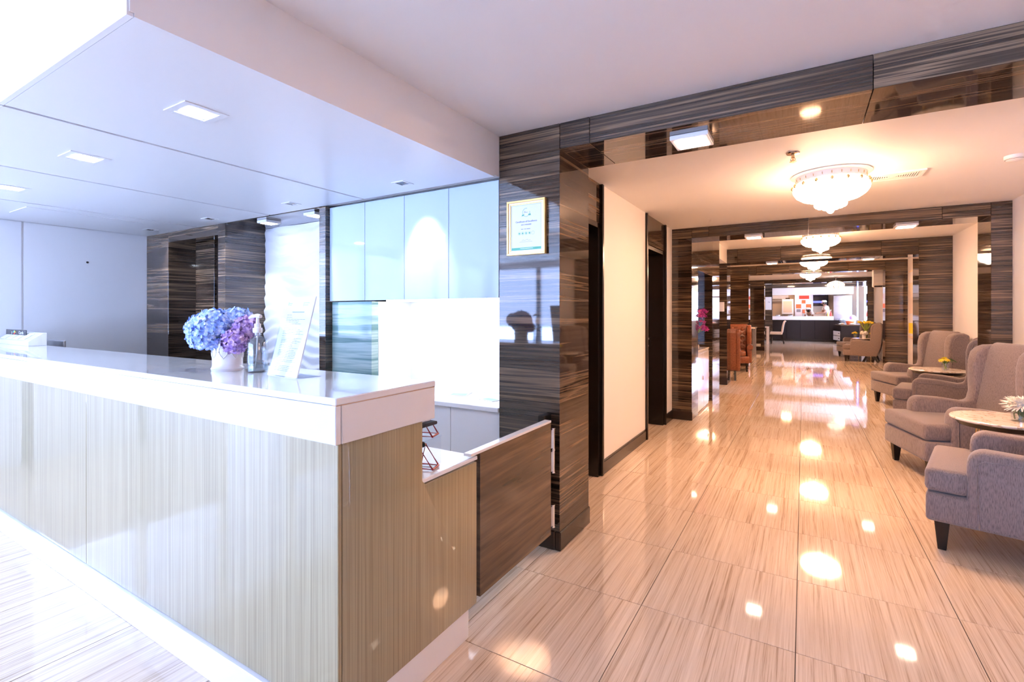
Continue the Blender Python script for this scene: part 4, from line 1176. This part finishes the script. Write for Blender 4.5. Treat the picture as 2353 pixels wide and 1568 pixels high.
bar = thing('kitchen_bar', 'black stone fronted bar with thick white top before the kitchen', 'bar')
for k in range(6):
    a = -1.325 + k * 0.6
    box('front_slab', 'black_stone', a + 0.002, min(a + 0.598, 2.0), 27.58, 27.62, 0.10, 1.04, bar, 0.003)
box('kick', 'black_wood', -1.325, 2.0, 27.62, 27.66, 0.0, 0.10, bar)
box('carcass', 'black_wood', -1.325, 2.0, 27.62, 28.2, 0.10, 1.04, bar)
tp = box('bar_top', 'gloss_white', -1.325, 1.22, 27.52, 28.25, 1.04, 1.22, bar, 0.006)
bf = thing('buffet_cabinet', 'dark buffet cabinet with white drawer fronts right of the bar', 'cabinet', (1.83, 26.30, 0), R(10))
box('body', 'black_stone', -0.48, 0.28, -0.35, 0.95, 0.06, 0.82, bf, 0.004)
box('top', 'gate_wood', -0.50, 0.30, -0.37, 0.95, 0.82, 0.86, bf, 0.003)
box('plinth', 'black_wood', -0.46, 0.26, -0.33, 0.95, 0.0, 0.06, bf)
for z in (0.14, 0.36):
    d = box('drawer', 'gloss_white', -0.492, -0.481, -0.20, 0.9, z, z + 0.20, bf, 0.002)
    box('handle', 'chrome', -0.51, -0.493, -0.18, -0.05, z + 0.09, z + 0.12, d)
def item(name, label, cat, mbs, x, y, z, group=None):
    t = thing(name, label, cat, (x, y, z), random.uniform(0, 1), group)
    for nm, m, mb in mbs:
        mb.build(nm, m, t, smooth=45)
zb = 0.86
for i, (x, y, s, lab) in enumerate(((1.50, 26.08, 0.9, 'white plate nearest the corner of the dark buffet'), (1.86, 26.16, 1.0, 'white plate of pastries in the middle of the buffet'), (1.48, 26.6, 1.0, 'white plate at the back of the buffet beside the basket'))):
    item('plate', lab, 'plate', [('dish', 'ceramic', MB().lathe([(0.001, 0), (0.08 * s, 0), (0.14 * s, 0.025), (0.14 * s, 0.03), (0.08 * s, 0.008), (0.001, 0.008)], seg=24, cap=False)),
                                 ('pastry', 'cream' if i else 'orange_print', MB().ball((0.03, 0, 0.035), 0.045, 8, 5, 0.6).ball((-0.045, 0.02, 0.035), 0.04, 8, 5, 0.6))], x, y, zb, 'plates on the buffet')
item('bread_basket', 'orange and white striped basket heaped with bread on buffet', 'basket',
     [('basket', 'orange_print', MB().lathe([(0.001, 0), (0.12, 0), (0.17, 0.15), (0.16, 0.15), (0.11, 0.01), (0.001, 0.01)], seg=18, cap=False)),
      ('loaf', 'cream', MB().ball((0, 0, 0.16), 0.10, 10, 6, 0.6).ball((0.07, 0.05, 0.15), 0.08, 10, 6, 0.6))], 1.80, 26.62, zb)
item('fruit_bowl', 'blue white bowl at the far left corner of the buffet', 'bowl',
     [('bowl', 'glass_white', MB().lathe([(0.001, 0), (0.10, 0), (0.20, 0.20), (0.19, 0.20), (0.09, 0.012), (0.001, 0.012)], seg=20, cap=False)),
      ('fruit', 'petal_blue', MB().ball((0, 0, 0.18), 0.10, 10, 6).ball((0.1, 0.05, 0.18), 0.08, 10, 6).ball((-0.09, 0.06, 0.18), 0.08, 10, 6))], 1.60, 26.98, zb)
item('flower_bowl', 'purple flower pot at the back right of the buffet', 'flowers',
     [('pot', 'ceramic', MB().lathe([(0.001, 0), (0.10, 0), (0.14, 0.22), (0.001, 0.22)], seg=16)),
      ('flowers', 'petal_purple', MB().ball((0, 0, 0.30), 0.13, 10, 6).ball((0.12, 0, 0.26), 0.09, 10, 6))], 1.93, 27.05, zb)

# kitchen contents
z0k = 0.27
t = thing('wall_air_conditioner', 'long white wall air conditioner at the left of kitchen', 'air conditioner', (-1.25, 30.98, 2.20))
box('case', 'lamp_plastic', -0.55, 0.55, -0.25, 0, -0.16, 0.16, t, 0.03, seg=2)
for z in (-0.11, -0.06):
    box('louvre', 'dark_trim', -0.5, 0.5, -0.256, -0.251, z, z + 0.02, t)
t = thing('oven_rack', 'white framed glass oven cabinet on legs in kitchen', 'oven', (-0.72, 30.0, z0k))
box('lower_shelf', 'steel', -0.28, 0.28, -0.25, 0.25, 0.85, 0.90, t)
box('case', 'lamp_plastic', -0.27, 0.27, -0.22, 0.25, 1.05, 1.85, t, 0.02)
box('oven_window', 'cream', -0.20, 0.20, -0.231, -0.221, 1.14, 1.74, t)
box('crown', 'dark_trim', -0.10, 0.10, -0.1, 0.1, 1.85, 1.92, t)
for sx in (-1, 1):
    for y in (-0.22, 0.22):
        box('leg', 'steel', sx * 0.25 - 0.02, sx * 0.25 + 0.02, y - 0.02, y + 0.02, 0, 1.05, t)
t = thing('cold_room_door', 'pale double fridge with orange and white posters on its doors', 'fridge', (0.02, 30.6, z0k))
box('case', 'cream_door', -0.42, 0.42, -0.3, 0.35, 0, 2.15, t)
for x in (-0.415, 0.005):
    d = box('door', 'cream_door', x, x + 0.41, -0.325, -0.301, 0.05, 2.1, t, 0.004)
    box('handle', 'chrome', 0.0 + (x + 0.36 if x < 0 else x + 0.04), 0.0 + (x + 0.38 if x < 0 else x + 0.06), -0.36, -0.3251, 0.9, 1.3, d)
for x, z, w, h, m in ((-0.22, 1.86, 0.46, 0.18, 'red_print'), (-0.36, 1.36, 0.24, 0.22, 'orange_print'), (0.10, 1.36, 0.24, 0.22, 'orange_print'), (-0.10, 1.62, 0.18, 0.18, 'orange_print'), (-0.34, 1.16, 0.2, 0.16, 'ink_grey'), (0.12, 1.16, 0.2, 0.16, 'ink_grey'), (-0.08, 1.10, 0.14, 0.2, 'orange_print')):
    box('poster', m, x, x + w, -0.3275, -0.3255, z, z + h, t)
t = thing('wall_screen', 'dark wall screen with a blue stripe in kitchen', 'screen', (0.72, 30.98, 2.10))
box('case', 'screen', -0.42, 0.42, -0.08, 0, -0.34, 0.26, t, 0.01)
box('picture', 'glow_screen', -0.40, 0.30, -0.086, -0.081, -0.17, -0.07, t)
t = thing('steel_refrigerator', 'tall stainless kitchen cabinet in blue light at right', 'cabinet', (1.72, 30.2, z0k))
box('case', 'steel', -0.40, 0.40, -0.3, 0.4, 0, 2.0, t, 0.01)
for z0, z1 in ((0.1, 0.95), (1.0, 1.45), (1.5, 1.95)):
    d = box('door', 'steel', -0.39, 0.39, -0.325, -0.301, z0, z1, t, 0.006)
    box('handle', 'chrome', 0.30, 0.33, -0.36, -0.3251, z0 + 0.1, z1 - 0.1, d)
t = thing('extractor_hood', 'stainless extractor hood hanging over the cooks', 'hood', (0.98, 30.3, 2.32))
MB().prism([(-0.4, 0.0), (0.4, 0.0), (0.4, 0.06), (0.2, 0.3), (-0.2, 0.3), (-0.4, 0.06)], 'x', -0.5, 0.5).build('canopy', 'steel', t)
box('duct', 'steel', -0.2, 0.2, -0.2, 0.2, 0.3, 0.62, t)
t = thing('led_column', 'upright blue neon strip beside the dining window', 'light strip', (2.15, 27.5, 1.05))
box('channel', 'steel', -0.03, 0.03, 0.0, 0.03, 0, 1.75, t)
box('tube', 'glow_blue', -0.02, 0.02, -0.012, -0.001, 0.02, 1.73, t)
for i, (x, m, lab) in enumerate(((1.02, 'bottle_yellow', 'yellow sauce bottle on the kitchen bar top'), (1.12, 'red_print', 'red sauce bottle on the kitchen bar top'))):
    t = thing('sauce_bottle', lab, 'bottle', (x, 27.75, 1.22))
    MB().lathe([(0.001, 0), (0.045, 0), (0.045, 0.16), (0.018, 0.21), (0.018, 0.26), (0.001, 0.26)], seg=14).build('bottle_body', m, t, smooth=45)
    MB().lathe([(0.001, 0.26), (0.02, 0.26), (0.012, 0.32), (0.001, 0.32)], seg=12).build('cap', 'white_plastic', t, smooth=45)
for i, (x, lab) in enumerate(((-1.1, 'stack of white dishes at the left end of the bar'), (-0.55, 'stack of white dishes on the bar below oven'))):
    t = thing('dish_stack', lab, 'dishes', (x, 27.85, 1.22), 0, 'dishes on the bar')
    for k in range(4):
        MB().lathe([(0.001, 0), (0.07, 0), (0.11, 0.02), (0.11, 0.024), (0.001, 0.01)], (0, 0, k * 0.014), seg=18, cap=False).build('dish', 'ceramic', t, smooth=45)
# kitchen and dining ceiling lamps
for i, (x, y, z, lab) in enumerate(((-0.6, 29.2, ZD, 'round ceiling lamp in kitchen above the oven'), (1.0, 29.2, ZD, 'round ceiling lamp in kitchen above the range'), (-0.6, 23.0, ZD, 'round ceiling lamp over the dining table'), (1.2, 23.0, ZD, 'round ceiling lamp over the open dining floor'))):
    t = thing('disc_lamp', lab, 'ceiling lamp', (x, y, z), 0, 'disc lamps of kitchen and dining room')
    MB().lathe([(0.001, 0), (0.2, 0), (0.2, -0.04), (0.001, -0.04)], seg=24).build('housing', 'lamp_plastic', t, smooth=45)
    MB().lathe([(0.001, -0.041), (0.18, -0.041), (0.17, -0.06), (0.001, -0.065)], seg=24, cap=False).build('diffuser', 'glow_warm', t, smooth=45)

# ------------------------------------------------------------------ cooks
def person(name, label, loc, rz, joints, edges, headc, hr, cap=True, scale=1.0):
    t = thing(name, label, 'person', loc, rz)
    def skin(nm, m, vs, es, rootv=0):
        me = bpy.data.meshes.new(nm)
        me.from_pydata([Vector(v[0]) * scale for v in vs], es, [])
        me.materials.append(MATS[m])
        o = bpy.data.objects.new(nm, me); COL.objects.link(o); o.parent = t
        md = o.modifiers.new('skin', 'SKIN')
        md.use_smooth_shade = True
        for i, v in enumerate(vs):
            sv = me.skin_vertices[0].data[i]
            sv.radius = (v[1] * scale, (v[2] if len(v) > 2 else v[1]) * scale)
            sv.use_root = (i == rootv)
        s = o.modifiers.new('sub', 'SUBSURF'); s.levels = 2; s.render_levels = 2
        return o
    skin('body', 'skin', joints, edges)
    return t, skin
def cook(label, x, y, z, rz, stoop, scale):
    f = stoop
    hip = (0, 0, 0.92); waist = (0, -0.02 - 0.2 * f, 1.10); ch = (0, -0.06 - 0.45 * f, 1.32 - 0.05 * f); nk = (0, -0.10 - 0.55 * f, 1.50 - 0.12 * f); hd = (0, -0.14 - 0.62 * f, 1.62 - 0.18 * f)
    tp = (0, -0.14 - 0.66 * f, 1.74 - 0.2 * f)
    def sh(s): return (s * 0.19, ch[1] - 0.02, ch[2] + 0.09)
    def el(s): return (s * 0.24, ch[1] - 0.12, ch[2] - 0.19)
    def wr(s): return (s * 0.16, ch[1] - 0.36, ch[2] - 0.22)
    J = [(hip, 0.13, 0.11), (waist, 0.125, 0.10), (ch, 0.15, 0.11), (nk, 0.055), (hd, 0.085, 0.095), (tp, 0.06)]
    E = [(0, 1), (1, 2), (2, 3), (3, 4), (4, 5)]
    for s in (-1, 1):
        k = len(J)
        J += [(sh(s), 0.07), (el(s), 0.048), (wr(s), 0.034), ((s * 0.14, wr(s)[1] - 0.09, wr(s)[2] - 0.02), 0.032)]
        E += [(2, k), (k, k + 1), (k + 1, k + 2), (k + 2, k + 3)]
        k = len(J)
        J += [((s * 0.10, 0, 0.85), 0.10), ((s * 0.11, -0.02, 0.48), 0.07), ((s * 0.11, 0.02, 0.08), 0.045), ((s * 0.12, -0.13, 0.035), 0.038)]
        E += [(0, k), (k, k + 1), (k + 1, k + 2), (k + 2, k + 3)]
    t, skin = person('person', label, (x, y, z), rz, J, E, hd, 0.1, True, scale)
    c = 1.12
    skin('shirt', 'cloth_white', [(waist, 0.15, 0.12), (ch, 0.175, 0.13), ((0, nk[1] + 0.02, nk[2] - 0.07), 0.075)] + [(q, r) for s in (-1, 1) for q, r in ((sh(s), 0.088), ((sh(s)[0] * 0.4 + el(s)[0] * 0.6, sh(s)[1] * 0.4 + el(s)[1] * 0.6, sh(s)[2] * 0.4 + el(s)[2] * 0.6), 0.075))] + [((0, 0, 0.86), 0.16, 0.13)],
         [(0, 1), (1, 2), (1, 3), (3, 4), (1, 5), (5, 6), (0, 7)])
    skin('trousers', 'cloth_dark', [((0, 0, 0.92), 0.14, 0.12)] + [(q, r) for s in (-1, 1) for q, r in (((s * 0.10, 0, 0.82), 0.115), ((s * 0.11, -0.02, 0.48), 0.085), ((s * 0.11, 0.02, 0.12), 0.07))], [(0, 1), (1, 2), (2, 3), (0, 4), (4, 5), (5, 6)])
    S = scale
    MB().lathe([(0.001, 0.10), (0.08, 0.095), (0.115, 0.06), (0.118, 0.03), (0.105, 0.0), (0.001, 0.0)], (0, hd[1] * S + 0.01, hd[2] * S + 0.045), 18).build('cap', 'cloth_white', t, smooth=50)
    MB().ball((0, hd[1] * S + 0.035, hd[2] * S + 0.0), 0.098, 12, 8, 1.05).build('hair', 'hair', t, smooth=60)
    fc = MB().ball((-0.035, hd[1] * S - 0.092, hd[2] * S + 0.01), 0.012, 8, 5).ball((0.035, hd[1] * S - 0.092, hd[2] * S + 0.01), 0.012, 8, 5)
    fc.build('eyes', 'hair', t, smooth=60)
    MB().tube([(0, hd[1] * S - 0.09, hd[2] * S + 0.01), (0, hd[1] * S - 0.118, hd[2] * S - 0.025)], [0.010, 0.016], 8).ball((0.095, hd[1] * S, hd[2] * S - 0.005), 0.022, 8, 5).ball((-0.095, hd[1] * S, hd[2] * S - 0.005), 0.022, 8, 5).build('nose_and_ears', 'skin', t, smooth=60)
    return t
cook('standing cook in white shirt and cap, in profile at kitchen bar', 1.08, 28.62, z0k, R(-80), 0.12, 1.0)
cook('stooping cook in white beside the fridge, head just above bar', 0.40, 29.35, z0k, R(-30), 0.55, 0.82)
